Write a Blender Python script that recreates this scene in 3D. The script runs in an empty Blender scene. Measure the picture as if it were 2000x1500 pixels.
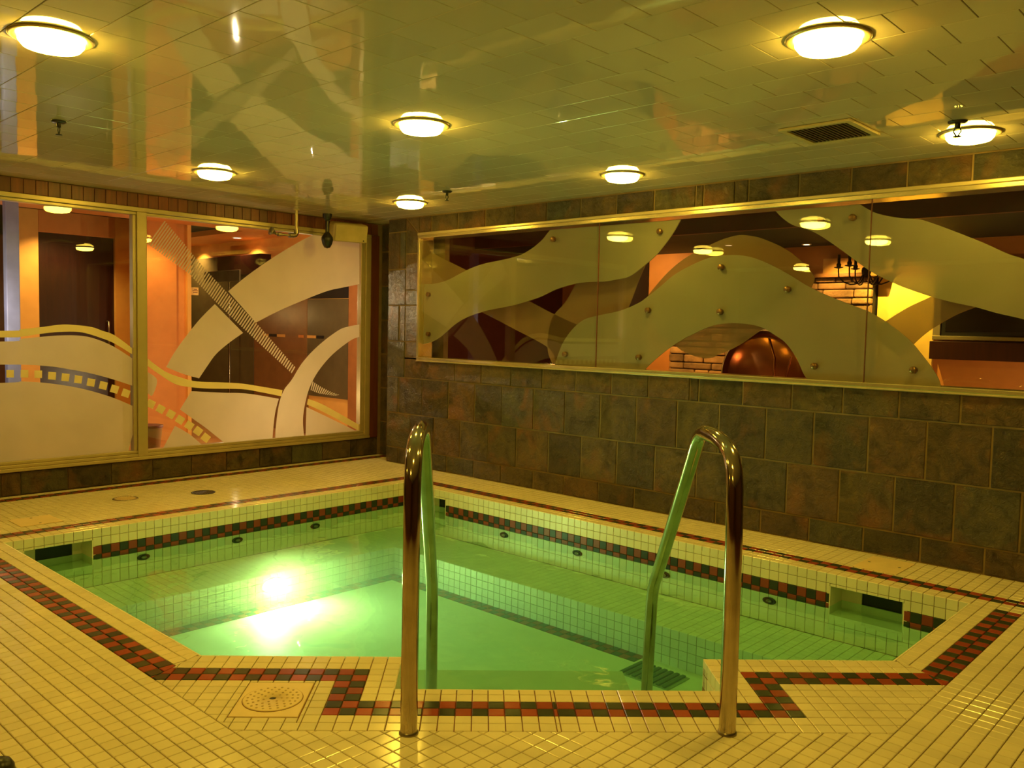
import bpy, bmesh, math, random
from mathutils import Vector, Matrix
from mathutils.geometry import tessellate_polygon
random.seed(7)
SC = bpy.context.scene
COL = SC.collection
PI = math.pi

# ------------------------------------------------------------------ camera, world, exposure
CAM = Vector((6.655, -5.005, 1.253))
YAW, PITCH, ROLL, FPX = 0.7502378, 0.0634833, 0.0212946, 1664.82
FW = Vector((-math.sin(YAW)*math.cos(PITCH), math.cos(YAW)*math.cos(PITCH), -math.sin(PITCH)))
RT = Vector((math.cos(YAW), math.sin(YAW), 0))
UP = RT.cross(FW)
R2 = RT*math.cos(ROLL) + UP*math.sin(ROLL)
U2 = UP*math.cos(ROLL) - RT*math.sin(ROLL)
cd = bpy.data.cameras.new('camera')
cd.sensor_width = 36.0
cd.lens = FPX/2000*36.0
cd.clip_start = 0.02
cam = bpy.data.objects.new('camera', cd)
cam.matrix_world = Matrix(((R2.x, U2.x, -FW.x, CAM.x), (R2.y, U2.y, -FW.y, CAM.y), (R2.z, U2.z, -FW.z, CAM.z), (0, 0, 0, 1)))
COL.objects.link(cam)
SC.camera = cam
w = bpy.data.worlds.new('world')
w.use_nodes = True
w.node_tree.nodes['Background'].inputs[0].default_value = (1, .6, .2, 1)
w.node_tree.nodes['Background'].inputs[1].default_value = 0.01
SC.world = w
SC.view_settings.view_transform = 'Standard'
SC.view_settings.look = 'None'
SC.view_settings.exposure = 0.0
SC.view_settings.gamma = 1.0
SC.view_settings.use_curve_mapping = False
LAMP_COL = (1.0, 0.66, 0.065)
LAMP_STRENGTH = 84.0
POOL_LAMP_COL = (1.0, 1.0, 0.40)
POOL_LAMP_STRENGTH = 1350.0


# ------------------------------------------------------------------ material helpers
def new_mat(name):
    m = bpy.data.materials.new(name)
    m.use_nodes = True
    nt = m.node_tree
    nt.nodes.clear()
    out = nt.nodes.new('ShaderNodeOutputMaterial')
    return m, nt, out


def N(nt, t, **kw):
    n = nt.nodes.new(t)
    for k, v in kw.items():
        if k in n.inputs.keys():
            n.inputs[k].default_value = v
        else:
            setattr(n, k, v)
    return n


def c4(c):
    return (c[0], c[1], c[2], 1)


def rand_node(nt):
    """a random number for each piece: object random plus mesh-island random"""
    oi = N(nt, 'ShaderNodeObjectInfo')
    ge = N(nt, 'ShaderNodeNewGeometry')
    ad = N(nt, 'ShaderNodeMath', operation='ADD')
    nt.links.new(oi.outputs['Random'], ad.inputs[0])
    nt.links.new(ge.outputs['Random Per Island'], ad.inputs[1])
    fr = N(nt, 'ShaderNodeMath', operation='FRACT')
    nt.links.new(ad.outputs[0], fr.inputs[0])
    return fr.outputs[0]


def ramp(nt, fac, stops):
    r = N(nt, 'ShaderNodeValToRGB')
    el = r.color_ramp.elements
    while len(el) < len(stops):
        el.new(0.5)
    for e, (p, c) in zip(el, stops):
        e.position = p
        e.color = c4(c)
    nt.links.new(fac, r.inputs[0])
    return r.outputs[0]


def pos_tex(nt, kind, scale, offset_rand=None, vec_scale=None, **kw):
    ge = N(nt, 'ShaderNodeNewGeometry')
    vec = ge.outputs['Position']
    if vec_scale:
        vm = N(nt, 'ShaderNodeVectorMath', operation='MULTIPLY')
        nt.links.new(vec, vm.inputs[0])
        vm.inputs[1].default_value = vec_scale
        vec = vm.outputs[0]
    if offset_rand is not None:
        mu = N(nt, 'ShaderNodeMath', operation='MULTIPLY')
        nt.links.new(offset_rand, mu.inputs[0])
        mu.inputs[1].default_value = 37.0
        va = N(nt, 'ShaderNodeVectorMath', operation='ADD')
        nt.links.new(vec, va.inputs[0])
        nt.links.new(mu.outputs[0], va.inputs[1])
        vec = va.outputs[0]
    t = N(nt, kind, Scale=scale, **kw)
    nt.links.new(vec, t.inputs['Vector'])
    return t


def mixc(nt, fac, a, b, blend='MIX'):
    m = N(nt, 'ShaderNodeMix', data_type='RGBA', blend_type=blend)
    for s, v in ((m.inputs[0], fac), (m.inputs[6], a), (m.inputs[7], b)):
        if hasattr(v, 'is_output'):
            nt.links.new(v, s)
        elif isinstance(v, tuple):
            s.default_value = c4(v)
        else:
            s.default_value = v
    return m.outputs[2]


def simple(name, col, rough=.5, metal=0.0, var=.12, nscale=8.0, bump=0.0, bscale=60.0, spec=.5, coat=0.0, piece_var=0.0):
    m, nt, out = new_mat(name)
    p = N(nt, 'ShaderNodeBsdfPrincipled', Roughness=rough, Metallic=metal)
    p.inputs['Specular IOR Level'].default_value = spec
    p.inputs['Coat Weight'].default_value = coat
    p.inputs['Coat Roughness'].default_value = .06
    t = pos_tex(nt, 'ShaderNodeTexNoise', nscale, Detail=4.0)
    lo = tuple(max(0, v*(1-var)) for v in col)
    hi = tuple(min(1, v*(1+var)) for v in col)
    c = ramp(nt, t.outputs[0], [(.3, lo), (.7, hi)])
    if piece_var:
        r = rand_node(nt)
        k = ramp(nt, r, [(0, (1-piece_var,)*3), (1, (1+piece_var*.4,)*3)])
        c = mixc(nt, 1.0, c, k, 'MULTIPLY')
    nt.links.new(c, p.inputs['Base Color'])
    if bump:
        b = pos_tex(nt, 'ShaderNodeTexNoise', bscale, Detail=5.0)
        bn = N(nt, 'ShaderNodeBump', Strength=bump, Distance=.01)
        nt.links.new(b.outputs[0], bn.inputs['Height'])
        nt.links.new(bn.outputs[0], p.inputs['Normal'])
    nt.links.new(p.outputs[0], out.inputs[0])
    return m


def emis(name, col, strength):
    m, nt, out = new_mat(name)
    e = N(nt, 'ShaderNodeEmission', Strength=strength)
    e.inputs[0].default_value = c4(col)
    nt.links.new(e.outputs[0], out.inputs[0])
    return m


def schlick(nt, f0, normal=None):
    lw = N(nt, 'ShaderNodeLayerWeight', Blend=.5)
    if normal is not None:
        nt.links.new(normal, lw.inputs['Normal'])
    pw = N(nt, 'ShaderNodeMath', operation='POWER')
    nt.links.new(lw.outputs['Facing'], pw.inputs[0])
    pw.inputs[1].default_value = 5.0
    ml = N(nt, 'ShaderNodeMath', operation='MULTIPLY_ADD')
    nt.links.new(pw.outputs[0], ml.inputs[0])
    ml.inputs[1].default_value = 1-f0
    ml.inputs[2].default_value = f0
    return ml.outputs[0]


def glass_mat(name, tint=(.93, .95, .9), f0=.05):
    m, nt, out = new_mat(name)
    tr = N(nt, 'ShaderNodeBsdfTransparent')
    tr.inputs[0].default_value = c4(tint)
    gl = N(nt, 'ShaderNodeBsdfGlossy', Roughness=.0)
    gl.inputs[0].default_value = (1, 1, 1, 1)
    mx = N(nt, 'ShaderNodeMixShader')
    nt.links.new(schlick(nt, f0), mx.inputs[0])
    nt.links.new(tr.outputs[0], mx.inputs[1])
    nt.links.new(gl.outputs[0], mx.inputs[2])
    nt.links.new(mx.outputs[0], out.inputs[0])
    return m


def frost_mat(name, col, clear=.15, rough=.0, gloss=.04, transl=.55):
    m, nt, out = new_mat(name)
    t = pos_tex(nt, 'ShaderNodeTexNoise', 5.0, Detail=2.0)
    c = ramp(nt, t.outputs[0], [(.3, tuple(v*.94 for v in col)), (.7, col)])
    di = N(nt, 'ShaderNodeBsdfDiffuse')
    ts = N(nt, 'ShaderNodeBsdfTranslucent')
    nt.links.new(c, di.inputs[0])
    nt.links.new(c, ts.inputs[0])
    m1 = N(nt, 'ShaderNodeMixShader', Fac=transl)
    nt.links.new(di.outputs[0], m1.inputs[1])
    nt.links.new(ts.outputs[0], m1.inputs[2])
    tr = N(nt, 'ShaderNodeBsdfTransparent')
    m2 = N(nt, 'ShaderNodeMixShader', Fac=clear)
    nt.links.new(m1.outputs[0], m2.inputs[1])
    nt.links.new(tr.outputs[0], m2.inputs[2])
    gl = N(nt, 'ShaderNodeBsdfGlossy', Roughness=rough)
    m3 = N(nt, 'ShaderNodeMixShader')
    nt.links.new(schlick(nt, gloss), m3.inputs[0])
    nt.links.new(m2.outputs[0], m3.inputs[1])
    nt.links.new(gl.outputs[0], m3.inputs[2])
    nt.links.new(m3.outputs[0], out.inputs[0])
    return m


def water_mat():
    m, nt, out = new_mat('pool_water')
    t1 = pos_tex(nt, 'ShaderNodeTexNoise', 2.2, vec_scale=(1, 1, 0), Detail=2.0)
    t2 = pos_tex(nt, 'ShaderNodeTexNoise', 9.0, vec_scale=(1, 1, 0), Detail=1.0)
    ad = N(nt, 'ShaderNodeMath', operation='MULTIPLY_ADD')
    nt.links.new(t2.outputs[0], ad.inputs[0])
    ad.inputs[1].default_value = .18
    nt.links.new(t1.outputs[0], ad.inputs[2])
    bn = N(nt, 'ShaderNodeBump', Strength=.45, Distance=.03)
    nt.links.new(ad.outputs[0], bn.inputs['Height'])
    tr = N(nt, 'ShaderNodeBsdfTransparent')
    tr.inputs[0].default_value = (.64, 1, .84, 1)
    gl = N(nt, 'ShaderNodeBsdfGlossy', Roughness=.015)
    nt.links.new(bn.outputs[0], gl.inputs['Normal'])
    mx = N(nt, 'ShaderNodeMixShader')
    nt.links.new(schlick(nt, .02), mx.inputs[0])
    nt.links.new(tr.outputs[0], mx.inputs[1])
    nt.links.new(gl.outputs[0], mx.inputs[2])
    nt.links.new(mx.outputs[0], out.inputs[0])
    va = N(nt, 'ShaderNodeVolumeAbsorption', Density=.5)
    va.inputs['Color'].default_value = (.50, .97, .72, 1)
    vs = N(nt, 'ShaderNodeVolumeScatter', Density=.38, Anisotropy=.2)
    vs.inputs['Color'].default_value = (.85, 1, .7, 1)
    sm = N(nt, 'ShaderNodeAddShader')
    nt.links.new(va.outputs[0], sm.inputs[0])
    nt.links.new(vs.outputs[0], sm.inputs[1])
    nt.links.new(sm.outputs[0], out.inputs['Volume'])
    return m


def slate_mat(name='slate'):
    m, nt, out = new_mat(name)
    r = rand_node(nt)
    base = ramp(nt, r, [(0, (.105, .082, .045)), (.2, (.15, .105, .045)), (.38, (.085, .062, .035)), (.55, (.17, .095, .04)),
                        (.7, (.11, .105, .07)), (.85, (.075, .052, .032)), (1, (.14, .12, .06))])
    n1 = pos_tex(nt, 'ShaderNodeTexNoise', 7.0, r, Detail=6.0, Roughness=.65, Distortion=1.0)
    k = ramp(nt, n1.outputs[0], [(.28, (.24, .23, .22)), (.5, (.85, .85, .85)), (.72, (1.4, 1.25, .9))])
    c = mixc(nt, 1.0, base, k, 'MULTIPLY')
    n2 = pos_tex(nt, 'ShaderNodeTexNoise', 4.0, r, Detail=4.0, Distortion=.6)
    f = ramp(nt, n2.outputs[0], [(.56, (0, 0, 0)), (.74, (.8, .8, .8))])
    c = mixc(nt, f, c, (.26, .105, .035))
    p = N(nt, 'ShaderNodeBsdfPrincipled', Roughness=.28)
    nt.links.new(c, p.inputs['Base Color'])
    n3 = pos_tex(nt, 'ShaderNodeTexNoise', 26.0, r, Detail=7.0, Roughness=.7, Distortion=.8)
    bn = N(nt, 'ShaderNodeBump', Strength=1.0, Distance=.03)
    nt.links.new(n3.outputs[0], bn.inputs['Height'])
    nt.links.new(bn.outputs[0], p.inputs['Normal'])
    nt.links.new(p.outputs[0], out.inputs[0])
    return m


def wood_mat(name, a, b, rough=.4, axis=(14, 14, 1.2)):
    m, nt, out = new_mat(name)
    r = rand_node(nt)
    t = pos_tex(nt, 'ShaderNodeTexNoise', 3.0, r, vec_scale=axis, Detail=5.0)
    c = ramp(nt, t.outputs[0], [(.3, a), (.7, b)])
    k = ramp(nt, r, [(0, (.6, .6, .6)), (1, (1.15, 1.1, 1.0))])
    c = mixc(nt, 1.0, c, k, 'MULTIPLY')
    p = N(nt, 'ShaderNodeBsdfPrincipled', Roughness=rough)
    nt.links.new(c, p.inputs['Base Color'])
    nt.links.new(p.outputs[0], out.inputs[0])
    return m


def ceil_mat():
    m, nt, out = new_mat('ceiling_gloss')
    p = N(nt, 'ShaderNodeBsdfPrincipled', Roughness=.035)
    p.inputs['Specular IOR Level'].default_value = 1.0
    r = rand_node(nt)
    k = ramp(nt, r, [(0, (.55, .47, .34)), (1, (.60, .52, .38))])
    nt.links.new(k, p.inputs['Base Color'])
    n = pos_tex(nt, 'ShaderNodeTexNoise', 4.0, r, Detail=1.0)
    bn = N(nt, 'ShaderNodeBump', Strength=.10, Distance=.01)
    nt.links.new(n.outputs[0], bn.inputs['Height'])
    nt.links.new(bn.outputs[0], p.inputs['Normal'])
    nt.links.new(p.outputs[0], out.inputs[0])
    return m


def chrome_mat():
    m, nt, out = new_mat('rail_steel')
    p = N(nt, 'ShaderNodeBsdfPrincipled', Metallic=1.0)
    n = pos_tex(nt, 'ShaderNodeTexNoise', 9.0, Detail=5.0)
    c = ramp(nt, n.outputs[0], [(.35, (.40, .32, .24)), (.7, (.54, .45, .34))])
    nt.links.new(c, p.inputs['Base Color'])
    rr = N(nt, 'ShaderNodeMapRange')
    rr.inputs['To Min'].default_value = .05
    rr.inputs['To Max'].default_value = .16
    nt.links.new(n.outputs[0], rr.inputs['Value'])
    nt.links.new(rr.outputs[0], p.inputs['Roughness'])
    nt.links.new(p.outputs[0], out.inputs[0])
    return m


M_CREAM = simple('cream_tile', (.80, .71, .50), rough=.16, var=.05, nscale=3.0, piece_var=.07)
M_POOLT = simple('pool_tile', (.88, .80, .60), rough=.38, var=.05, nscale=3.0, piece_var=.07)
M_RED = simple('red_tile', (.34, .055, .025), rough=.2, var=.1, piece_var=.2)
M_GREEN = simple('dark_green_tile', (.042, .050, .028), rough=.2, var=.1, piece_var=.25)
M_PRED = simple('pool_red_tile', (.27, .045, .022), rough=.42, var=.1, piece_var=.15)
M_PGREEN = simple('pool_green_tile', (.026, .034, .022), rough=.42, var=.1, piece_var=.2)
M_GROUT = simple('brown_grout', (.20, .055, .025), rough=.8, var=.2)
M_PLASTER = simple('pool_plaster', (.86, .80, .62), rough=.6, var=.05)
M_WGROUT = simple('pool_grout', (.26, .17, .09), rough=.8, var=.2)
M_SGROUT = simple('slate_grout', (.27, .185, .09), rough=.85, var=.2)
M_SLATE = slate_mat()
M_CEIL = ceil_mat()
M_CJOINT = simple('ceiling_joint', (.66, .58, .42), rough=.5)
M_GOLD = simple('brass_toned_frame', (.50, .40, .22), rough=.32, metal=.35, var=.06)
M_GOLD2 = simple('polished_frame', (.72, .60, .36), rough=.22, metal=.75, var=.05)
M_DARK = simple('black_plastic', (.015, .014, .013), rough=.35)
M_GLASS = glass_mat('window_glass', f0=.036)
M_FROST = frost_mat('frosted_glass', (.62, .57, .46), clear=.20, gloss=.05)
M_FROSTB = frost_mat('frosted_glass_back', (.52, .38, .23), clear=.36, gloss=.04)
M_FILM = frost_mat('frosted_film', (.86, .78, .66), clear=.14, gloss=.03)
M_VINYL = frost_mat('cream_vinyl', (.97, .88, .52), clear=.0, gloss=.03, transl=.48)
M_WOOD = wood_mat('cedar', (.14, .038, .018), (.26, .075, .03))
M_REDWOOD = wood_mat('red_post_wood', (.11, .03, .018), (.17, .045, .022))
M_CHROME = chrome_mat()
M_WATER = water_mat()
M_LENS = emis('lamp_lens', LAMP_COL, LAMP_STRENGTH)
M_RIM = simple('lamp_trim', (.60, .48, .26), rough=.3, metal=.6)
M_PLENS = emis('pool_lamp_lens', POOL_LAMP_COL, POOL_LAMP_STRENGTH)
M_OLIVEG = simple('drain_plate', (.34, .36, .20), rough=.5)
M_GREEN2 = simple('drain_slat', (.09, .12, .06), rough=.5)
M_BRONZE = simple('bronze_bolt', (.32, .17, .09), rough=.3, metal=.8)
M_COVER = simple('cover_plastic', (.78, .60, .33), rough=.45, var=.05)
M_ORANGE = simple('orange_wall', (.70, .27, .06), rough=.6, var=.06)
M_ORANGE2 = simple('amber_wall', (.85, .46, .11), rough=.6, var=.06)
M_MAROON = simple('maroon_paint', (.16, .035, .02), rough=.6)
M_BLACKC = simple('black_ceiling_paint', (.008, .006, .005), rough=.7)
M_DWOOD = wood_mat('dark_door_wood', (.035, .010, .008), (.06, .016, .01), rough=.3)
M_BROWN = simple('brown_panel', (.26, .12, .04), rough=.35)
M_JAMB = simple('jamb_brown', (.40, .15, .04), rough=.5)
M_OLIVE = simple('olive_panel', (.13, .10, .045), rough=.3)
M_STONE = simple('ledge_stone', (.42, .24, .10), rough=.8, var=.4, nscale=9, bump=.5, piece_var=.5)
M_COPPER = simple('copper', (.55, .20, .08), rough=.16, metal=1.0, var=.08)
M_SPEAKER = simple('speaker_cream', (.58, .45, .22), rough=.5)
M_GREY = simple('bluegrey_post', (.30, .36, .85), rough=.4)
M_WHITE = simple('white_plastic', (.8, .78, .7), rough=.5)
M_BACKWALL = simple('back_wall_paint', (.11, .04, .02), rough=.7)
M_LFLOOR = simple('lobby_floor_stone', (.50, .22, .08), rough=.3)
M_CAN = emis('lobby_can', (1.0, .62, .30), 14.0)
M_STEEL = simple('dull_steel', (.35, .30, .22), rough=.3, metal=.9)
M_VENT = simple('vent_brown', (.07, .045, .02), rough=.5)


# ------------------------------------------------------------------ mesh helpers
class MB:
    def __init__(s):
        s.v, s.f, s.m, s.sm = [], [], [], []

    def add(s, vs, fs, mi=0, smooth=False):
        o = len(s.v)
        s.v += [tuple(x) for x in vs]
        for f in fs:
            s.f.append([i+o for i in f])
            s.m.append(mi)
            s.sm.append(smooth)
        return s

    def box(s, a, b, mi=0, bev=0.0):
        x0, y0, z0 = (min(p, q) for p, q in zip(a, b))
        x1, y1, z1 = (max(p, q) for p, q in zip(a, b))
        if bev <= 0:
            vs = [(x0, y0, z0), (x1, y0, z0), (x1, y1, z0), (x0, y1, z0), (x0, y0, z1), (x1, y0, z1), (x1, y1, z1), (x0, y1, z1)]
            return s.add(vs, [(0, 3, 2, 1), (4, 5, 6, 7), (0, 1, 5, 4), (1, 2, 6, 5), (2, 3, 7, 6), (3, 0, 4, 7)], mi)
        bm = bmesh.new()
        bmesh.ops.create_cube(bm, size=1)
        for v in bm.verts:
            v.co = Vector(((x0+x1)/2+v.co.x*(x1-x0), (y0+y1)/2+v.co.y*(y1-y0), (z0+z1)/2+v.co.z*(z1-z0)))
        bmesh.ops.bevel(bm, geom=bm.edges[:], offset=min(bev, (x1-x0)*.45, (y1-y0)*.45, (z1-z0)*.45), segments=2, affect='EDGES', profile=.5)
        bm.verts.index_update()
        s.add([v.co[:] for v in bm.verts], [[v.index for v in f.verts] for f in bm.faces], mi)
        bm.free()
        return s

    def tube(s, path, r, n=14, mi=0, caps=True):
        P = [Vector(p) for p in path]
        rs = r if isinstance(r, (list, tuple)) else [r]*len(P)
        rings = []
        ref = None
        for i, p in enumerate(P):
            t = (P[min(i+1, len(P)-1)]-P[max(i-1, 0)]).normalized()
            if ref is None:
                ref = t.orthogonal().normalized()
            ref = (ref - t*ref.dot(t)).normalized()
            b = t.cross(ref)
            rings.append([p+(ref*math.cos(2*PI*k/n)+b*math.sin(2*PI*k/n))*rs[i] for k in range(n)])
        vs = [q for rg in rings for q in rg]
        fs = [(i*n+k, i*n+(k+1) % n, (i+1)*n+(k+1) % n, (i+1)*n+k) for i in range(len(P)-1) for k in range(n)]
        s.add(vs, fs, mi, True)
        if caps:
            s.add(rings[0], [list(range(n))[::-1]], mi)
            s.add(rings[-1], [list(range(n))], mi)
        return s

    def lathe(s, prof, c, axis=(0, 0, 1), n=32, mi=0, smooth=True):
        """prof: list of (radius, height along axis)"""
        ax = Vector(axis).normalized()
        u = ax.orthogonal().normalized()
        v = ax.cross(u)
        c = Vector(c)
        vs = []
        for r, h in prof:
            for k in range(n):
                vs.append(c+ax*h+(u*math.cos(2*PI*k/n)+v*math.sin(2*PI*k/n))*r)
        fs = [(i*n+k, i*n+(k+1) % n, (i+1)*n+(k+1) % n, (i+1)*n+k) for i in range(len(prof)-1) for k in range(n)]
        s.add(vs, fs, mi, smooth)
        if prof[0][0] > 1e-6:
            s.add(vs[:n], [list(range(n))[::-1]], mi)
        if prof[-1][0] > 1e-6:
            s.add(vs[-n:], [list(range(n))], mi)
        return s

    def prism(s, poly, off, mi=0):
        """poly: planar 3D outline (may be concave); off: extrusion vector"""
        P = [Vector(p) for p in poly]
        off = Vector(off)
        n = len(P)
        tris = tessellate_polygon([P])
        s.add(P+[p+off for p in P], [], mi)
        o = len(s.v)-2*n
        for t in tris:
            s.f.append([o+i for i in t]); s.m.append(mi); s.sm.append(False)
            s.f.append([o+n+i for i in reversed(t)]); s.m.append(mi); s.sm.append(False)
        for i in range(n):
            j = (i+1) % n
            s.f.append([o+i, o+j, o+n+j, o+n+i]); s.m.append(mi); s.sm.append(False)
        return s

    def mesh(s, name, mats):
        me = bpy.data.meshes.new(name)
        me.from_pydata(s.v, [], s.f)
        for m in (mats if isinstance(mats, (list, tuple)) else [mats]):
            me.materials.append(m)
        me.polygons.foreach_set('material_index', s.m)
        me.polygons.foreach_set('use_smooth', s.sm)
        me.update()
        return me

    def build(s, name, mats, parent=None, recalc=True, loc=None):
        me = s.mesh(name, mats)
        if recalc:
            bm = bmesh.new()
            bm.from_mesh(me)
            bmesh.ops.recalc_face_normals(bm, faces=bm.faces[:])
            bm.to_mesh(me)
            bm.free()
        return link(name, me, parent)


def link(name, data, parent=None, loc=None):
    o = bpy.data.objects.new(name, data)
    COL.objects.link(o)
    if parent is not None:
        o.parent = parent
    if loc is not None:
        o.location = loc
    return o


def tag(o, label=None, cat=None, group=None, kind=None):
    if label: o['label'] = label
    if cat: o['category'] = cat
    if group: o['group'] = group
    if kind: o['kind'] = kind
    return o


def empty(name, loc=(0, 0, 0), **kw):
    o = link(name, None, None, loc)
    o.empty_display_size = .05
    return tag(o, **kw)


def struct(name, mb, mat, parent=None):
    o = mb.build(name, mat, parent)
    if parent is None:
        o['kind'] = 'structure'
    return o


def copy_tree(o, delta, parent=None):
    c = o.copy()
    COL.objects.link(c)
    if parent is not None:
        c.parent = parent
    else:
        c.location = o.location + Vector(delta)
    for ch in [q for q in bpy.data.objects if q.parent == o]:
        copy_tree(ch, delta, c)
    return c


def clip(poly, n, d):
    """keep the part of a convex 2-D polygon where n.p >= d"""
    out = []
    k = len(poly)
    for i in range(k):
        a, b = poly[i], poly[(i+1) % k]
        da = a[0]*n[0]+a[1]*n[1]-d
        db = b[0]*n[0]+b[1]*n[1]-d
        if da >= 0:
            out.append(a)
        if (da >= 0) != (db >= 0):
            t = da/(da-db)
            out.append((a[0]+(b[0]-a[0])*t, a[1]+(b[1]-a[1])*t))
    return out


def area2(p):
    return .5*sum(p[i][0]*p[(i+1) % len(p)][1]-p[(i+1) % len(p)][0]*p[i][1] for i in range(len(p)))


def inset(poly, g):
    if area2(poly) < 0:
        poly = poly[::-1]
    out = poly
    k = len(poly)
    for i in range(k):
        a, b = poly[i], poly[(i+1) % k]
        l = math.hypot(b[0]-a[0], b[1]-a[1])
        if l < 1e-6:
            continue
        n = (-(b[1]-a[1])/l, (b[0]-a[0])/l)
        out = clip(out, n, n[0]*a[0]+n[1]*a[1]+g)
        if len(out) < 3:
            return []
    res = []
    for q in out:
        if not res or math.hypot(q[0]-res[-1][0], q[1]-res[-1][1]) > 2e-4:
            res.append(q)
    if len(res) > 2 and math.hypot(res[0][0]-res[-1][0], res[0][1]-res[-1][1]) < 2e-4:
        res.pop()
    return res if len(res) >= 3 and abs(area2(res)) > 2e-6 else []


def project(p):
    d = p-CAM
    z = d.dot(FW)
    if z < .1:
        return None
    return (1000+FPX*d.dot(R2)/z, 750-FPX*d.dot(U2)/z)


class TileField:
    """Tiles on a plane with origin O and axes U, V (normal U x V = outward). Ranked by how large they show."""
    def __init__(s, O, U, V, gap=.0015, ch=.0020, thick=.009):
        s.O, s.U, s.V = Vector(O), Vector(U).normalized(), Vector(V).normalized()
        s.Nn = s.U.cross(s.V)
        s.gap, s.ch, s.th = gap, ch, thick
        s.t = []

    def P(s, q, h=0.0):
        return s.O+s.U*q[0]+s.V*q[1]+s.Nn*h

    def add(s, poly, mi=0, lift=0.0, tilt=None):
        a = inset(poly, s.gap)
        if not a:
            return
        b = inset(a, s.ch)
        if not b or len(b) != len(a):
            b = None
        s.t.append((a, b, mi, lift, tilt))

    def shape(s, a, b, lift, tilt=None):
        n = len(a)
        cx = sum(q[0] for q in a)/n
        cy = sum(q[1] for q in a)/n
        H = lambda q: (0 if tilt is None else (q[0]-cx)*tilt[0]+(q[1]-cy)*tilt[1])
        top = b if b else a
        vs = [s.P(q, lift+H(q)) for q in top]
        fs = [list(range(n))]
        if b:
            vs += [s.P(q, lift-s.ch*.8+H(q)) for q in a]
            fs += [(i, n+i, n+(i+1) % n, (i+1) % n) for i in range(n)]
            o = n
        else:
            o = 0
        vs += [s.P(q, lift-s.th) for q in a]
        k = len(vs)-n
        fs += [(o+i, k+i, k+(i+1) % n, o+(i+1) % n) for i in range(n)]
        return vs, fs

    def score(s, t):
        pr = []
        for q in t[0]:
            w = s.P(q)
            if (CAM-w).dot(s.Nn) <= 0:
                return 0
            x = project(w)
            if x is None:
                return 0
            pr.append(x)
        cx = sum(p[0] for p in pr)/len(pr)
        cy = sum(p[1] for p in pr)/len(pr)
        if not (-15 < cx < 2015 and -15 < cy < 1515):
            return 0
        return abs(area2(pr))


def emit_tiles(name, fields, mats, parent, limit=300, stuff_name=None, cache={}):
    allt = []
    for f in fields:
        for t in f.t:
            allt.append((f.score(t), f, t))
    allt.sort(key=lambda q: -q[0])
    rest = MB()
    for i, (sc, f, t) in enumerate(allt):
        a, b, mi, lift, tilt = t
        vs, fs = f.shape(a, b, lift, tilt)
        if i < limit and sc > 0:
            cen = sum(vs, Vector())/len(vs)
            rel = [v-cen for v in vs]
            key = (name, mi, tuple(round(c, 4) for v in rel for c in v))
            me = cache.get(key)
            if me is None:
                mb = MB()
                mb.add(rel, fs)
                me = mb.mesh(name, mats[mi])
                cache[key] = me
            link(name, me, parent, cen)
        else:
            rest.add(vs, fs, mi)
    if rest.v:
        o = rest.build(stuff_name or name+'_field', mats, parent, recalc=False)
        o['kind'] = 'stuff'


def spline(curves, sub=5):
    """join several curves, each smoothed on its own, into one closed outline"""
    out = []
    for cv in curves:
        P = cv
        if len(P) > 2:
            pts = []
            for i in range(len(P)-1):
                p0, p1, p2, p3 = P[max(i-1, 0)], P[i], P[i+1], P[min(i+2, len(P)-1)]
                for k in range(sub):
                    t = k/sub
                    pts.append(tuple(.5*((2*p1[c])+(-p0[c]+p2[c])*t+(2*p0[c]-5*p1[c]+4*p2[c]-p3[c])*t*t+(-p0[c]+3*p1[c]-3*p2[c]+p3[c])*t**3) for c in (0, 1)))
            pts.append(tuple(P[-1]))
            P = pts
        for q in P:
            if not out or math.hypot(q[0]-out[-1][0], q[1]-out[-1][1]) > 1e-3:
                out.append(tuple(q))
    if math.hypot(out[0][0]-out[-1][0], out[0][1]-out[-1][1]) < 1e-3:
        out.pop()
    return out


def clip_rect(poly, x0, x1, y0, y1):
    for n, d in (((1, 0), x0), ((-1, 0), -x1), ((0, 1), y0), ((0, -1), -y1)):
        poly = clip(poly, n, d)
    return poly


# ------------------------------------------------------------------ measurements (metres)
A, B, XR, YL = 1.361, .585, 5.550, -3.492          # pool edges: x=A, y=-B, x=XR, y=YL
PX, PY = (XR-A)/78, (-B-YL)/54                     # deck tile pitch
H = 2.24                                           # ceiling
WATER_Z = -.178
BENCH_Z, BOTTOM_Z = -.352, -.555
S2 = math.sqrt(.5)
FLc = Vector((XR-7.139+0, 0, 0))
KD = 7.139                                         # front edge runs along x - y = KD
FO = Vector((KD+YL, YL, 0))                        # where it meets the left edge
TV, NV = Vector((S2, S2, 0)), Vector((S2, -S2, 0))
NF, NN, NB = .012, .295, .607                      # front edge, notch edge, boundary of the straight-laid area
TL, TR_ = .774, 1.930                              # notch sides
def to_tn(q): return ((q[0]-FO.x)*S2+(q[1]-FO.y)*S2, (q[0]-FO.x)*S2-(q[1]-FO.y)*S2)
def to_xy(t, n): return (FO.x+S2*t+S2*n, FO.y+S2*t-S2*n)

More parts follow.
